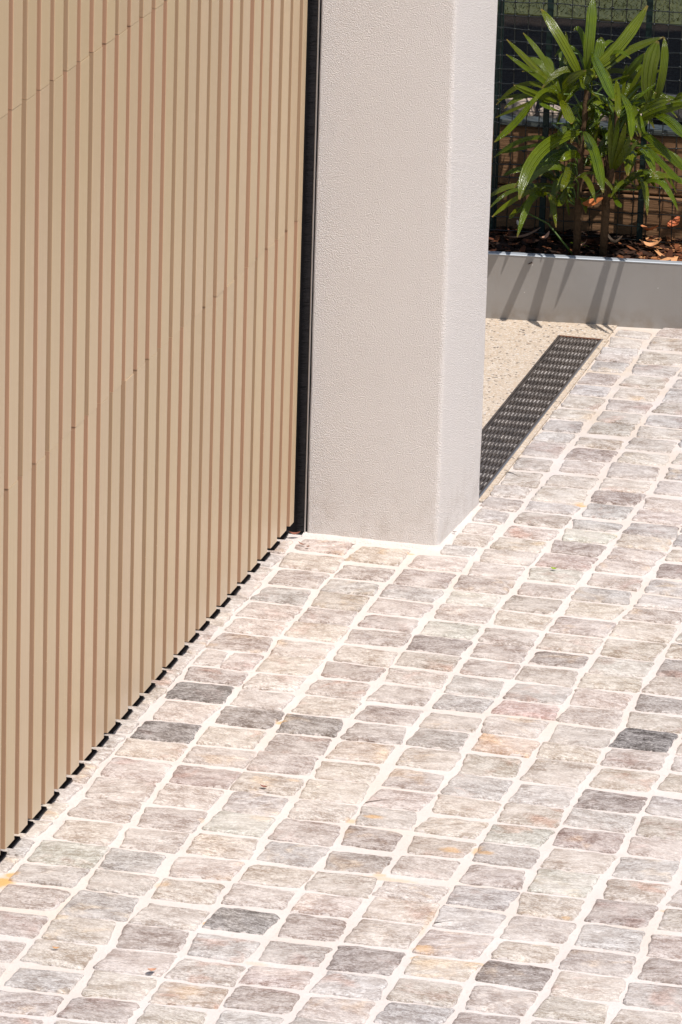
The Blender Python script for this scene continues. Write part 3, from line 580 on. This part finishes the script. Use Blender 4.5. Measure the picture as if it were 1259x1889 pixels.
# litter of chips and dry leaves
vv, ff, tt = [], [], []
rl = random.Random(5)
for i in range(3600):
    x = rl.uniform(-.35, .26); y = PL(x) + rl.uniform(.022, .30)
    s = rl.uniform(.004, .013); L = s * rl.uniform(1.2, 3.0); a = rl.uniform(0, 6.28); z = .112 + rl.uniform(.001, .016)
    ti, tj = rl.uniform(-.6, .6), rl.uniform(-.6, .6); b = len(vv)
    c, sn = math.cos(a), math.sin(a)
    for (u, q_, cu) in ((-L, -.2 * s, 0), (-.2 * L, -s * .55, .12), (L, 0, .02), (.1 * L, s * .6, .1), (-.8 * L, s * .4, 0)):
        vv.append((x + u * c - q_ * sn, y + u * sn + q_ * c, z + u * ti * .5 + q_ * tj + cu * s))
    ff.append(tuple(range(b, b + 5)))
    base = rl.random() ** 1.6 * .8 + (.38 if x > .03 else 0); tt += [min(1, base)] * 5
me = mesh('bark_chips', vv, ff); me.attributes.new('tone', 'FLOAT', 'POINT').data.foreach_set('value', tt)
o = obj('bark_chips', me, [M['chip']]); tag(o, 'litter of dark and rusty bark chips covering the planter soil', 'mulch', kind='stuff')

def dead_leaf(x, y, z, L, W, ang, curl, col, label, tilt=0.2):
    v, f = [], []; n = 8
    for i in range(n + 1):
        s = i / n; wd = W * math.sin(math.pi * min(.97, s * .95 + .04)) ** .8
        px = (s - .5) * L; pz = curl * ((s - .5) ** 2) * L * 2.2 + s * tilt * L
        for j in range(-2, 3):
            q_ = j / 2; v.append((px, q_ * wd / 2, pz + abs(q_) * wd * .28 + .05 * W * noise.noise(Vector((s * 5, q_ * 2, L * 90)))))
    for i in range(n):
        for j in range(4): f.append((i * 5 + j, i * 5 + j + 1, (i + 1) * 5 + j + 1, (i + 1) * 5 + j))
    me = mesh('dead_leaf', v, f, True); o = obj('dead_leaf', me, [plain('dry_leaf_tint', col, .7, 0, .3, .4, 70)])
    o.location = (x, y, z); o.rotation_euler = (rl.uniform(-.3, .3), rl.uniform(-.2, .2), ang); tag(o, label, 'leaf', 'dead leaves in the planter'); return o
dead_leaf(-.064, 1.700, .235, .040, .034, .3, .5, (.42, .13, .035), 'rusty orange curled leaf caught between the two palm stems', .5)
dead_leaf(-.030, 1.800, .140, .036, .020, -.3, .9, (.62, .42, .26), 'pale cream curled dry leaf on the dark soil right of the palm stems', .1)
dead_leaf(.030, 1.870, .150, .052, .022, -.7, .4, (.50, .19, .07), 'long orange dry leaf lying against the timber wall at the right', .3)
dead_leaf(.045, 1.82, .135, .045, .018, .2, .6, (.55, .27, .12), 'flat tan leaf among rusty bark near the right end of the planter', .05)
dead_leaf(.078, 1.900, .155, .040, .024, 1.2, .5, (.40, .11, .04), 'red brown leaf propped on the bark below the right palm fronds', .5)
dead_leaf(-.255, 1.880, .140, .020, .009, 2.2, .3, (.75, .62, .50), 'tiny bright leaf scrap in the dark soil beside the pillar', .4)
dead_leaf(-.177, 1.780, .138, .026, .016, .8, .8, (.60, .32, .20), 'small pinkish leaf scrap in the soil between the seedling and the pillar', .3)
dead_leaf(-.225, 1.760, .135, .085, .014, .65, .3, (.22, .12, .07), 'long brown dried leaf strip leaning on the planter lip near the pillar', .25)
dead_leaf(-.090, 1.745, .138, .030, .018, .1, .7, (.60, .35, .22), 'pale curled leaf scrap just behind the planter lip below the seedling', .2)


# ---------------------------------------------------------------- lady palms
def leaflet(P, width, pleats, roll, parent, tint):
    a, m_, t_ = (Vector(P[0:3]), Vector(P[3:6]), Vector(P[6:9]))
    ctrl = m_ * 2 - (a + t_) / 2
    cup = rl.uniform(-.05, .45)
    n, c = 11, max(4, pleats * 4); v, f, al, ac = [], [], [], []
    view = (Vector(cam_o.matrix_world.translation) - m_).normalized()
    side0 = (t_ - a).cross(Vector((.30, -.70, .65))).normalized()
    for i in range(n + 1):
        s = i / n; p = a * (1 - s) ** 2 + ctrl * 2 * s * (1 - s) + t_ * s * s
        tg = ((ctrl - a) * (1 - s) + (t_ - ctrl) * s).normalized()
        side = tg.cross(Vector((.30, -.70, .65))).normalized()
        nr_ = side.cross(tg).normalized()
        rl_ = roll * .75 * (1 - .35 * s); sd = side * math.cos(rl_) + nr_ * math.sin(rl_); up = nr_ * math.cos(rl_) - side * math.sin(rl_)
        wd = width * .92 * (min(1, (s / .28 + .22)) ** .7) * (1 - max(0, (s - .72) / .28) ** 1.7 * .84)
        for j in range(c + 1):
            u = j / c - .5
            ph = abs(((u + .5) * pleats) % 1 - .5) * 2
            v.append(p + sd * u * wd + up * ((ph - .5) * wd * .20 / max(1, pleats * .8) - abs(u) * wd * cup))
            al.append(s); ac.append(u + .5)
    for i in range(n):
        for j in range(c):
            f.append((i * (c + 1) + j, i * (c + 1) + j + 1, (i + 1) * (c + 1) + j + 1, (i + 1) * (c + 1) + j))
    me = mesh('leaflet', v, f, True)
    me.attributes.new('along', 'FLOAT', 'POINT').data.foreach_set('value', al); me.attributes.new('across', 'FLOAT', 'POINT').data.foreach_set('value', ac)
    o = obj('leaflet', me, [M['leaf']], parent); o.color = tint; return o
PALM = {'A': [[[-0.0974, 1.73, 0.2092], [-0.0955, 1.73, 0.3081], [-0.1097, 1.73, 0.397], [-0.147, 1.73, 0.4688]],
    [[[-0.1472, 1.73, 0.4732, -0.2, 1.71, 0.5172, -0.2563, 1.68, 0.5616], 0.0119, 1, 0.5],
    [[-0.1484, 1.73, 0.4743, -0.193, 1.73, 0.5173, -0.2665, 1.73, 0.5829], 0.0149, 2, 0.5],
    [[-0.1459, 1.73, 0.4782, -0.1869, 1.75, 0.5397, -0.2419, 1.78, 0.589], 0.0126, 1, 0.4],
    [[-0.1477, 1.73, 0.4594, -0.1209, 1.67, 0.5133, -0.0776, 1.65, 0.5476], 0.0178, 2, -0.4],
    [[-0.1512, 1.73, 0.4535, -0.1884, 1.68, 0.4805, -0.2292, 1.64, 0.506], 0.0156, 2, 0.9],
    [[-0.1646, 1.73, 0.4617, -0.2249, 1.75, 0.4612, -0.2894, 1.76, 0.4433], 0.0082, 1, 0.7],
    [[-0.2012, 1.73, 0.4614, -0.2051, 1.59, 0.4457, -0.2305, 1.47, 0.4201], 0.0156, 2, 0.6],
    [[-0.176, 1.73, 0.4664, -0.2233, 1.71, 0.4463, -0.276, 1.69, 0.4208], 0.0074, 1, 0.6],
    [[-0.1404, 1.73, 0.4618, -0.1039, 1.6, 0.4667, -0.0836, 1.55, 0.4541], 0.0268, 3, 0.2],
    [[-0.1533, 1.73, 0.4589, -0.1786, 1.69, 0.4617, -0.1312, 1.67, 0.4493], 0.0126, 1, 0.3]]], 'E': [[[-0.0954, 1.72, 0.2117], [-0.0951, 1.72, 0.3104], [-0.1078, 1.72, 0.3994]],
    [[[-0.0995, 1.72, 0.3971, -0.15, 1.55, 0.3869, -0.1686, 1.45, 0.3073], 0.029, 3, 0.5],
    [[-0.0892, 1.72, 0.4002, -0.0338, 1.56, 0.3926, 0.0042, 1.47, 0.3323], 0.023, 2, -0.3],
    [[-0.1168, 1.72, 0.3293, -0.0892, 1.55, 0.3421, -0.0906, 1.5, 0.3209], 0.0171, 2, 0.2],
    [[-0.095, 1.72, 0.3424, -0.1014, 1.65, 0.365, -0.1189, 1.62, 0.3546], 0.0193, 2, 0.8],
    [[-0.1231, 1.72, 0.2742, -0.119, 1.63, 0.2615, -0.1335, 1.6, 0.2859], 0.0164, 1, 0.3],
    [[-0.1703, 1.72, 0.3773, -0.2285, 1.75, 0.3621, -0.2932, 1.77, 0.3145], 0.0111, 1, 0.6],
    [[-0.17, 1.72, 0.368, -0.2299, 1.76, 0.3428, -0.2846, 1.79, 0.3202], 0.0089, 1, 0.6],
    [[-0.1718, 1.72, 0.2738, -0.2042, 1.6, 0.2724, -0.2397, 1.52, 0.2473], 0.0104, 1, 0.5],
    [[-0.2018, 1.72, 0.2448, -0.2089, 1.69, 0.2342, -0.2179, 1.67, 0.2192], 0.0074, 1, 0.4],
    [[-0.2272, 1.72, 0.2207, -0.2227, 1.66, 0.223, -0.2278, 1.64, 0.216], 0.0097, 1, 0.4],
    [[-0.1265, 1.72, 0.2664, -0.1199, 1.72, 0.2405, -0.1138, 1.72, 0.2127], 0.0067, 1, 0.2],
    [[-0.1029, 1.72, 0.2834, -0.1438, 1.74, 0.2678, -0.1919, 1.72, 0.2607], 0.0097, 1, 0.5],
    [[-0.1605, 1.72, 0.4119, -0.1451, 1.7, 0.41, -0.1373, 1.69, 0.4054], 0.0059, 1, 0.2],
    [[-0.1286, 1.72, 0.407, -0.1218, 1.64, 0.4157, -0.1267, 1.62, 0.4104], 0.0149, 1, 0.3]]], 'B': [[[-0.1001, 1.76, 0.2019], [-0.1029, 1.76, 0.3384], [-0.0978, 1.76, 0.414], [-0.0964, 1.76, 0.5114]],
    [[[-0.1044, 1.76, 0.4988, -0.1534, 1.76, 0.5832, -0.2068, 1.79, 0.6412], 0.023, 3, 0.35],
    [[-0.0967, 1.76, 0.5188, -0.0918, 1.76, 0.6048, -0.0977, 1.8, 0.6762], 0.0245, 3, -0.1],
    [[-0.0834, 1.76, 0.5292, -0.0343, 1.78, 0.5755, 0.013, 1.84, 0.6558], 0.0268, 3, -0.35],
    [[-0.0757, 1.76, 0.5503, -0.0799, 1.81, 0.564, -0.0817, 1.83, 0.5822], 0.023, 2, -0.1],
    [[-0.1332, 1.76, 0.5002, -0.1456, 1.79, 0.5161, -0.1581, 1.81, 0.5372], 0.0111, 1, 0.2],
    [[-0.1383, 1.76, 0.5602, -0.1519, 1.81, 0.5695, -0.1578, 1.82, 0.5906], 0.0074, 1, 0.1],
    [[-0.0873, 1.76, 0.5613, -0.0347, 1.62, 0.5455, 0.0052, 1.54, 0.5123], 0.0208, 2, -0.5],
    [[-0.0616, 1.76, 0.5253, -0.0208, 1.79, 0.5634, 0.0609, 1.78, 0.6035], 0.0386, 3, 1.1],
    [[-0.0233, 1.76, 0.4986, 0.003, 1.74, 0.5384, 0.0298, 1.74, 0.5746], 0.0171, 2, -0.5],
    [[-0.088, 1.76, 0.4907, -0.0439, 1.74, 0.5086, -0.002, 1.74, 0.5246], 0.0063, 1, 0.4],
    [[-0.0978, 1.76, 0.5, -0.1154, 1.74, 0.4842, -0.1307, 1.71, 0.4632], 0.0082, 1, 0.3],
    [[-0.1057, 1.76, 0.5106, -0.0916, 1.71, 0.5036, -0.0835, 1.69, 0.4973], 0.0186, 2, 0.1],
    [[-0.0822, 1.76, 0.5274, -0.0834, 1.73, 0.5224, -0.0914, 1.71, 0.4999], 0.0186, 2, 0.2]]], 'C': [[[-0.0376, 1.72, 0.2231], [-0.0321, 1.72, 0.2857], [-0.0224, 1.72, 0.3354], [-0.0208, 1.72, 0.4514]],
    [[[0.0466, 1.72, 0.4755, 0.0488, 1.7, 0.5503, 0.0619, 1.71, 0.6091], 0.0364, 4, -0.1],
    [[0.0614, 1.72, 0.4767, 0.0764, 1.71, 0.5505, 0.0698, 1.74, 0.6118], 0.0186, 2, -0.1],
    [[0.0131, 1.72, 0.4393, 0.0668, 1.64, 0.4861, 0.1093, 1.62, 0.5049], 0.0216, 2, -0.7],
    [[0.0855, 1.72, 0.475, 0.1138, 1.66, 0.5012, 0.1406, 1.65, 0.5147], 0.0171, 2, -0.6],
    [[0.0209, 1.72, 0.4306, 0.0822, 1.68, 0.4684, 0.1399, 1.66, 0.4915], 0.0193, 2, -0.6],
    [[0.06, 1.72, 0.4498, 0.1244, 1.55, 0.476, 0.1741, 1.45, 0.4655], 0.023, 2, -0.8],
    [[0.0197, 1.72, 0.4167, 0.1033, 1.56, 0.4189, 0.1774, 1.45, 0.3948], 0.0171, 2, -0.7],
    [[0.0455, 1.72, 0.3785, 0.1128, 1.58, 0.3709, 0.1689, 1.48, 0.361], 0.0149, 2, -0.6],
    [[-0.0119, 1.72, 0.4849, 0.0321, 1.59, 0.4763, 0.0525, 1.5, 0.4418], 0.0171, 2, -0.2],
    [[-0.0243, 1.72, 0.5151, -0.0088, 1.66, 0.4875, 0.0003, 1.63, 0.4558], 0.0149, 2, -0.1],
    [[-0.0267, 1.72, 0.3144, -0.0249, 1.69, 0.383, -0.0284, 1.68, 0.449], 0.0134, 1, 0.1],
    [[-0.0253, 1.72, 0.3164, -0.0156, 1.69, 0.3838, -0.0107, 1.68, 0.4422], 0.0126, 1, 0],
    [[-0.0235, 1.72, 0.3184, -0.0044, 1.69, 0.381, 0.0063, 1.68, 0.4343], 0.0134, 1, 0],
    [[-0.0217, 1.72, 0.3204, 0.0035, 1.69, 0.3705, 0.0183, 1.69, 0.4108], 0.0119, 1, -0.2],
    [[-0.0188, 1.72, 0.3226, 0.0038, 1.71, 0.3586, 0.0301, 1.72, 0.3922], 0.0111, 1, -0.4],
    [[-0.0428, 1.72, 0.4466, -0.0567, 1.7, 0.4304, -0.0763, 1.7, 0.4094], 0.0059, 1, 0.3],
    [[-0.0817, 1.72, 0.4866, -0.0628, 1.74, 0.4735, -0.0392, 1.72, 0.4648], 0.0097, 1, 0.3],
    [[-0.0769, 1.72, 0.4617, -0.0617, 1.74, 0.4475, -0.0427, 1.72, 0.444], 0.0089, 1, 0.3],
    [[0.0621, 1.72, 0.5169, 0.051, 1.62, 0.5156, 0.0189, 1.64, 0.4903], 0.0059, 1, 0.5],
    [[0.0244, 1.72, 0.4365, 0.0286, 1.74, 0.4213, 0.0404, 1.75, 0.4462], 0.0223, 2, -0.2],
    [[-0.0384, 1.72, 0.4723, -0.0257, 1.68, 0.4893, -0.0113, 1.66, 0.5021], 0.0097, 1, 0.2],
    [[-0.0202, 1.72, 0.268, -0.001, 1.66, 0.2685, 0.0125, 1.64, 0.2612], 0.0149, 1, 0.2],
    [[-0.031, 1.72, 0.2595, -0.0165, 1.67, 0.2817, -0.0066, 1.66, 0.2942], 0.0082, 1, 0.2]]]}
labels = dict(A='taller lady palm nearer the pillar, its long leaflets spreading up and towards the pillar',
              C='right lady palm with striped broad leaflets and a folded dark fan above its stem')
def build_palm(stem, lfs, label):
    root = empty('lady_palm', stem[0]); tag(root, label, 'palm', 'palms in the planter'); base = Vector(stem[0])
    pts = [Vector(q_) - base for q_ in stem]; pp = []
    for i in range(len(pts) - 1):
        for k in range(6): pp.append(pts[i].lerp(pts[i + 1], k / 6))
    pp.append(pts[-1]); pp[0] = pp[0] - Vector((0, 0, .09))
    v, f = [], []; tube(v, f, [q_ + Vector((.0015 * math.sin(i * 1.7), .001 * math.cos(i * 2.3), 0)) for i, q_ in enumerate(pp)],
                        [(.0085 - .0045 * i / len(pp)) * (1 + .13 * math.sin(i * 2.1)) for i in range(len(pp))], 8)
    obj('stem', mesh('stem', v, f, True), [M['stem']], root)
    # fibre sheaths round the stem
    v, f = [], []
    for k in range(14):
        s = rl.randrange(0, max(2, len(pp) - 5)); a0 = rl.uniform(0, 6.28)
        q0 = pp[s] + Vector((math.cos(a0), math.sin(a0), 0)) * .008
        tube(v, f, [q0, q0 + Vector((0, 0, .02)), q0 + Vector((math.cos(a0) * .006, math.sin(a0) * .006, .045))], [.001, .0012, .0004], 3)
    o = obj('sheath_fibres', mesh('sheath_fibres', v, f), [M['stem']], root); o['kind'] = 'stuff'
    # every bunch of leaflets hangs on its own leaf stalk
    groups = {}
    for lf in lfs:
        b = Vector(lf[0][0:3]); k = None
        for g_ in groups:
            if (Vector(g_) - b).length < .03: k = g_; break
        groups.setdefault(k or tuple(b), []).append(lf)
    for gk, ls in groups.items():
        tip = Vector(gk) - base
        st_ = min(pp, key=lambda q_: (q_ + Vector((0, 0, .05)) - tip).length + max(0, q_.z - tip.z + .01) * 4)
        mid = st_.lerp(tip, .5) + Vector((0, .012, .018))
        v, f = [], []; tube(v, f, [st_, st_.lerp(mid, .6), mid, mid.lerp(tip, .5), tip], [.0024, .0022, .002, .0018, .0015], 6)
        fr = obj('frond', mesh('frond', v, f, True), [M['petiole']], root)
        for (P, wd, pl, ro) in ls:
            k = rl.uniform(.8, 1.2); P2 = [P[i] - base[i % 3] for i in range(9)]
            # leaflet coordinates are kept in the palm's own frame
            leaflet_parent = fr
            lo = None
            a, b_, c_ = P2[0:3], P2[3:6], P2[6:9]
            leaflet(list(a) + list(b_) + list(c_), wd, pl, ro, leaflet_parent, (k * rl.uniform(.9, 1.15), k, k * rl.uniform(.7, 1.2), 1))
def fan(c, out, n, L, wd):
    """leaflets spreading from the end of a leaf stalk"""
    c = Vector(c); out = Vector(out).normalized(); s = out.cross(Vector((0, 0, 1))).normalized(); r = []
    for i in range(n):
        a = (i / (n - 1) - .5) * 2.6 + rl.uniform(-.1, .1); d = out * math.cos(a) + s * math.sin(a) + Vector((0, 0, rl.uniform(-.1, .25))); d.normalize(); l = L * rl.uniform(.8, 1.1)
        m_ = c + d * l * .5 + Vector((0, 0, .02)); t_ = c + d * l - Vector((0, 0, rl.uniform(.01, .05)))
        r.append([list(c) + list(m_) + list(t_), wd * rl.uniform(.7, 1.2), rl.choice([1, 2, 2, 3]), rl.uniform(-.6, .6)])
    return r
rl.seed(21)
for k_, y_, ds in (('A', 1.76, ((-.6, .1, .7), (.2, .2, .9), (-.8, .2, 0))), ('B', 1.80, ((-.3, .2, .9), (.5, .2, .6), (0, .3, -.5))), ('C', 1.77, ((.5, .2, .8), (.8, .2, .1), (.1, .3, .9)))):
    c_ = PALM[k_][0][-1]
    for d_ in ds: PALM[k_][1].extend([[q_[0], q_[1] * .5, 1, q_[3]] for q_ in fan((c_[0], y_, c_[2] - .02), d_, 5, .15, .026)])
for c_, d_ in (((-.15, 1.79, .26), (-.8, -.2, .2)), ((-.11, 1.79, .22), (-.4, -.3, .1)), ((-.02, 1.79, .26), (.7, -.1, .3)), ((-.08, 1.80, .33), (.1, -.2, .5)), ((-.17, 1.72, .25), (-.5, -.4, -.1)), ((.03, 1.73, .28), (.7, -.4, .1)), ((-.10, 1.70, .30), (-.1, -.7, .0))): PALM['E'][1].extend([[q_[0], q_[1] * .58, 1, q_[3]] for q_ in fan(c_, d_, 5, .13, .024)])
PALM['A'] = ([PALM['A'][0][0]] + PALM['B'][0][1:], PALM['A'][1] + PALM['E'][1] + PALM['B'][1]); del PALM['E'], PALM['B']
for key, (stem, lfs) in PALM.items(): build_palm(stem, lfs, labels[key])
def added_shade_palm(x, y, h, nf, label):  # unseen palm, added out of view for the shade it throws
    lf = []
    for k in range(nf):
        a = k * 2.4; z = .112 + h * (.35 + .65 * k / nf); o_ = (math.cos(a), math.sin(a), .25)
        lf += fan((x + o_[0] * .09, y + o_[1] * .06, z), o_, 7, .19, .034)
    build_palm([[x, y, .2], [x + .01, y, .2 + h * .5], [x, y + .01, .112 + h]], lf, label)
rl.seed(4)
dk = []
for (x, z, ox, oz) in ((-.07, .36, -.3, .1), (-.06, .42, .5, .2), (-.03, .40, -.6, .3), (.0, .33, .6, -.1), (-.10, .30, -.7, 0)): dk += fan((x, 1.83, z), (ox, -.5, oz), 6, .12, .024)
build_palm([[-.06, 1.84, .2], [-.055, 1.835, .3], [-.05, 1.83, .40]], dk, 'dark inner lady palm shoot behind the two tall stems, mostly in shade')
added_shade_palm(.56, 1.80, .85, 9, 'first unseen lady palm added out of view at the right for its shade')
added_shade_palm(.82, 1.84, .90, 9, 'second unseen lady palm added out of view at the right for its shade')
sd = empty('seedling', (-.105, 1.775, .112)); tag(sd, 'tiny green rosette seedling growing in the planter soil left of the stems', 'seedling')
v, f = [], []; tube(v, f, [(0, 0, -.01), (.001, 0, .012), (0, .001, .022)], [.0016, .0013, .001], 5); obj('stem', mesh('stem', v, f, True), [M['petiole']], sd)
for i in range(9):
    a = i * 2.4; el = .35 + .09 * i; L = .028 - .0012 * i; v, f = [], []
    for k in range(6):
        s = k / 5; wd = .008 * math.sin(math.pi * (s * .9 + .06)); c_ = Vector((math.cos(a), math.sin(a), 0)); up = Vector((0, 0, 1))
        p_ = c_ * L * s * math.cos(el) + up * (L * s * math.sin(el) - .006 * s * s + .02); sd_ = c_.cross(up)
        v += [p_ - sd_ * wd / 2 + up * wd * .2, p_, p_ + sd_ * wd / 2 + up * wd * .2]
    for k in range(5): f += [(k * 3, k * 3 + 1, k * 3 + 4, k * 3 + 3), (k * 3 + 1, k * 3 + 2, k * 3 + 5, k * 3 + 4)]
    me = mesh('leaf', v, f, True); o = obj('leaf', me, [M['leaf']], sd); o.color = (.9, 1, .9, 1)


# ---------------------------------------------------------------- mesh fence, sleeper wall, garden behind
FY = 1.885; FS = .06
fe = empty('mesh_fence', (0, FY, .1)); fe.rotation_euler = (0, 0, math.atan(FS)); tag(fe, 'black square mesh fence on thin green posts behind the palms', 'fence')
rf = random.Random(9)
for i in range(-14, 12):
    x = -.0092 + i * .0299; v, f = [], []
    pts = [(x + .0022 * noise.noise(Vector((i * 3.1, k * .35, 0))) + .004 * math.sin(k * .5 + i) * .4, .002 * math.sin(k), k * .04) for k in range(0, 21)]
    tube(v, f, pts, .00125, 4); obj('vertical_wire', mesh('vertical_wire', v, f, True), [M['wire']], fe)
for j in range(0, 26):
    z = .0018 + j * .0297; v, f = [], []
    pts = [(-.46 + k * .034, -.0018 + .0015 * math.sin(k * 2), z + .004 * noise.noise(Vector((k * .25, j * 2.7, 4))) + .0015 * math.sin(k * 1.1 + j)) for k in range(26)]
    tube(v, f, pts, .0012, 4); obj('horizontal_wire', mesh('horizontal_wire', v, f, True), [M['wire']], fe)
# little knots where wires cross catch the light
kv, kf = [], []
for i in range(-14, 12):
    for j in range(4, 26):
        x = -.0092 + i * .0299; z = .0018 + j * .0297
        tube(kv, kf, [(x - .0032, -.003, z), (x, -.0042, z + .0006), (x + .0034, -.003, z)], [.0008, .0022, .0008], 5)
o = obj('mesh_knots', mesh('mesh_knots', kv, kf, True), [M['wire']], fe); o['kind'] = 'stuff'
for x in (-.311, -.2045, .009):
    pm = box_me('post', -.0065, .0065, .004, .012, -.1, .95, .001)
    o = obj('post', pm, [M['post']], fe); o.location = (x, 0, 0)
wall = empty('sleeper_wall', (0, Y_WALL + .01, .1)); wall.rotation_euler = (0, 0, math.atan(FS))
tag(wall, 'low weathered timber retaining wall with a grey steel rail behind the mesh', 'retaining wall')
obj('sleeper', box_me('sleeper', -1.3, 1.6, 0, .06, -.06, .116, .004), [M['wood']], wall)
obj('sleeper', box_me('sleeper', -1.3, 1.6, .002, .06, .119, .250, .004), [M['wood']], wall)
obj('steel_rail', box_me('steel_rail', -1.3, 1.6, -.004, .045, .252, .266, .002), [M['rail']], wall)
bed = sheet('garden_bed', [(-1.6, Y_WALL - .02), (2.5, Y_WALL + .2), (2.5, 3.6), (-1.6, 3.6)], .0, .355, M['mulch']); tag(bed, kind='structure')
lawn = sheet('lawn', [(-6, 2.76), (8, 3.52), (8, 30), (-6, 30)], .0, .358, M['grass']); tag(lawn, kind='structure')
gv, gf = [], []
for i in range(22000):
    x, y = rf.uniform(-1.0, .6), rf.uniform(2.85, 4.2)
    if y < 2.76 + .0543 * (x + 6) + .02 * noise.noise(Vector((x * 9, 0, 0))): continue
    h = rf.uniform(.006, .016); a = rf.uniform(0, 6.28); b = len(gv); lx, ly = rf.uniform(-.02, .02), rf.uniform(-.02, .02)
    gv += [(x - .0016 * math.cos(a), y - .0016 * math.sin(a), .356), (x + .0016 * math.cos(a), y + .0016 * math.sin(a), .356), (x + lx, y + ly, .356 + h)]; gf.append((b, b + 1, b + 2))
o = obj('grass', mesh('grass', gv, gf), [M['grass']]); tag(o, 'sunlit lawn grass growing beyond the dark bed', 'grass', kind='stuff')
# pale rubble stones on the bed just behind the rail
RUB = [(-.285, 2.005, .060, .045, .05), (-.215, 1.985, .052, .040, .035), (-.120, 2.02, .065, .05, .04), (-.03, 2.03, .06, .05, .03), (.035, 2.10, .085, .075, .055)]
RL = ['pinkish rubble stone behind the rail, near the pillar', 'small low rubble stone behind the rail, second from the pillar', 'rubble stone half hidden by the left palm behind the rail',
      'flat rubble stone behind the palm crowns', 'largest pale rubble stone behind the rail at the right edge']
for (x, y, sx, sy, sz), lb in zip(RUB, RL):
    bm = bmesh.new(); bmesh.ops.create_icosphere(bm, subdivisions=2, radius=.5)
    for v_ in bm.verts:
        c = v_.co; m_ = max(abs(c.x), abs(c.y), abs(c.z)) / .5; q = c / m_ * .85 + c * .15
        q *= 1 + .18 * noise.noise(Vector((c.x * 3 + x * 50, c.y * 3, c.z * 3))); v_.co = Vector((q.x * sx, q.y * sy, q.z * sz))
    me = bpy.data.meshes.new('rubble_stone'); bm.to_mesh(me); bm.free(); o = obj('rubble_stone', me, [M['sandstone']])
    o.location = (x, y, .355 + sz * .42); o.rotation_euler = (0, 0, rf.uniform(-.4, .4)); tag(o, lb, 'stone', 'rubble stones behind the rail')

# crumbs lying on the paving
def crumb(name, x, y, L, W, ang, col, label, cat):
    o = dead_leaf(x, y, .005, L, W, ang, .5, col, label, .05); o.name = name; o.rotation_euler = (.1, .1, ang); del o['group']; o['category'] = cat
crumb('fallen_leaf', .233, -.075, .012, .007, .1, (.25, .33, .02), 'tiny fresh green leaf lying on a pale cobble', 'leaf')
crumb('fallen_leaf', -.237, -.080, .016, .004, -.2, (.20, .07, .03), 'brown leaf sliver on the cobble nearest the brush seal', 'leaf')
crumb('fallen_leaf', -.224, -.090, .007, .005, .9, (.18, .07, .03), 'brown leaf speck beside the sliver at the pillar foot', 'leaf')
crumb('fallen_leaf', -.266, -.026, .022, .009, .5, (.22, .08, .05), 'reddish leaf scrap at the bottom corner of the gate', 'leaf')
crumb('fallen_leaf', .0236, -1.351, .013, .006, .0, (.22, .09, .06), 'dark brown leaf crumb on a pale cobble in mid driveway', 'leaf')
crumb('fallen_leaf', -.0935, -2.1145, .011, .005, .3, (.48, .26, .12), 'tan leaf crumb on a cobble at the lower left', 'leaf')
crumb('fallen_leaf', .065, -2.155, .014, .008, .6, (.45, .24, .15), 'russet leaf scrap on the corner of a pink cobble at the lower left', 'leaf')
crumb('fallen_leaf', -.148, -.051, .009, .003, .4, (.12, .08, .06), 'thin dark twiglet on the mortar in front of the pillar', 'twig')
crumb('fallen_leaf', .012, .085, .008, .004, .2, (.12, .09, .07), 'dark crumb on the mortar beside the bright side of the pillar', 'leaf')

# unseen tree added right of the fence so its crown shades the bed
tr = empty('added_shade_tree', (1.9, 2.6, .1)); tag(tr, 'unseen broadleaf tree added right of the garden bed to shade it', 'tree')
v, f = [], []; tube(v, f, [(0, 0, -.2), (.02, -.08, 1.0), (-.05, -.3, 1.9), (-.2, -.6, 2.6)], [.09, .075, .06, .045], 10); obj('added_tree_trunk', mesh('added_tree_trunk', v, f, True), [M['stem']], tr)
CC = Vector((-.34, -1.10, 3.35))
for k in range(7):
    a = k * .9; e_ = CC + Vector((math.cos(a) * .6, math.sin(a) * .6, .25 * math.sin(k * 2.0)))
    v, f = [], []; tube(v, f, [(-.05 - .02 * k, -.3 - .04 * k, 1.9 + .09 * k), tuple(CC.lerp(e_, .2) - Vector((0, 0, .35))), tuple(e_)], [.035, .02, .006], 6); obj('added_tree_limb', mesh('added_tree_limb', v, f, True), [M['stem']], tr)
v, f = [], []
for i in range(3000):
    while True:
        q = Vector((rf.uniform(-1, 1), rf.uniform(-1, 1), rf.uniform(-1, 1)))
        if .25 < q.length < 1 and noise.noise(q * 2.3) > -.28: break
    c = CC + Vector((q.x * 1.15, q.y * .47, q.z * .55)); u = Vector((rf.uniform(-1, 1), rf.uniform(-1, 1), rf.uniform(-.5, .5))).normalized(); w_ = u.cross(Vector((rf.uniform(-.4, .4), rf.uniform(-.4, .4), 1))).normalized(); L = rf.uniform(.05, .09); b = len(v)
    v += [c - u * L, c + w_ * L * .42, c + u * L, c - w_ * L * .42]; f.append((b, b + 1, b + 2, b + 3))
o = obj('added_tree_crown', mesh('added_tree_crown', v, f), [plain('added_tree_leaves', (.05, .085, .02), .5, 0, .3, .4, 3)], tr); o['kind'] = 'stuff'
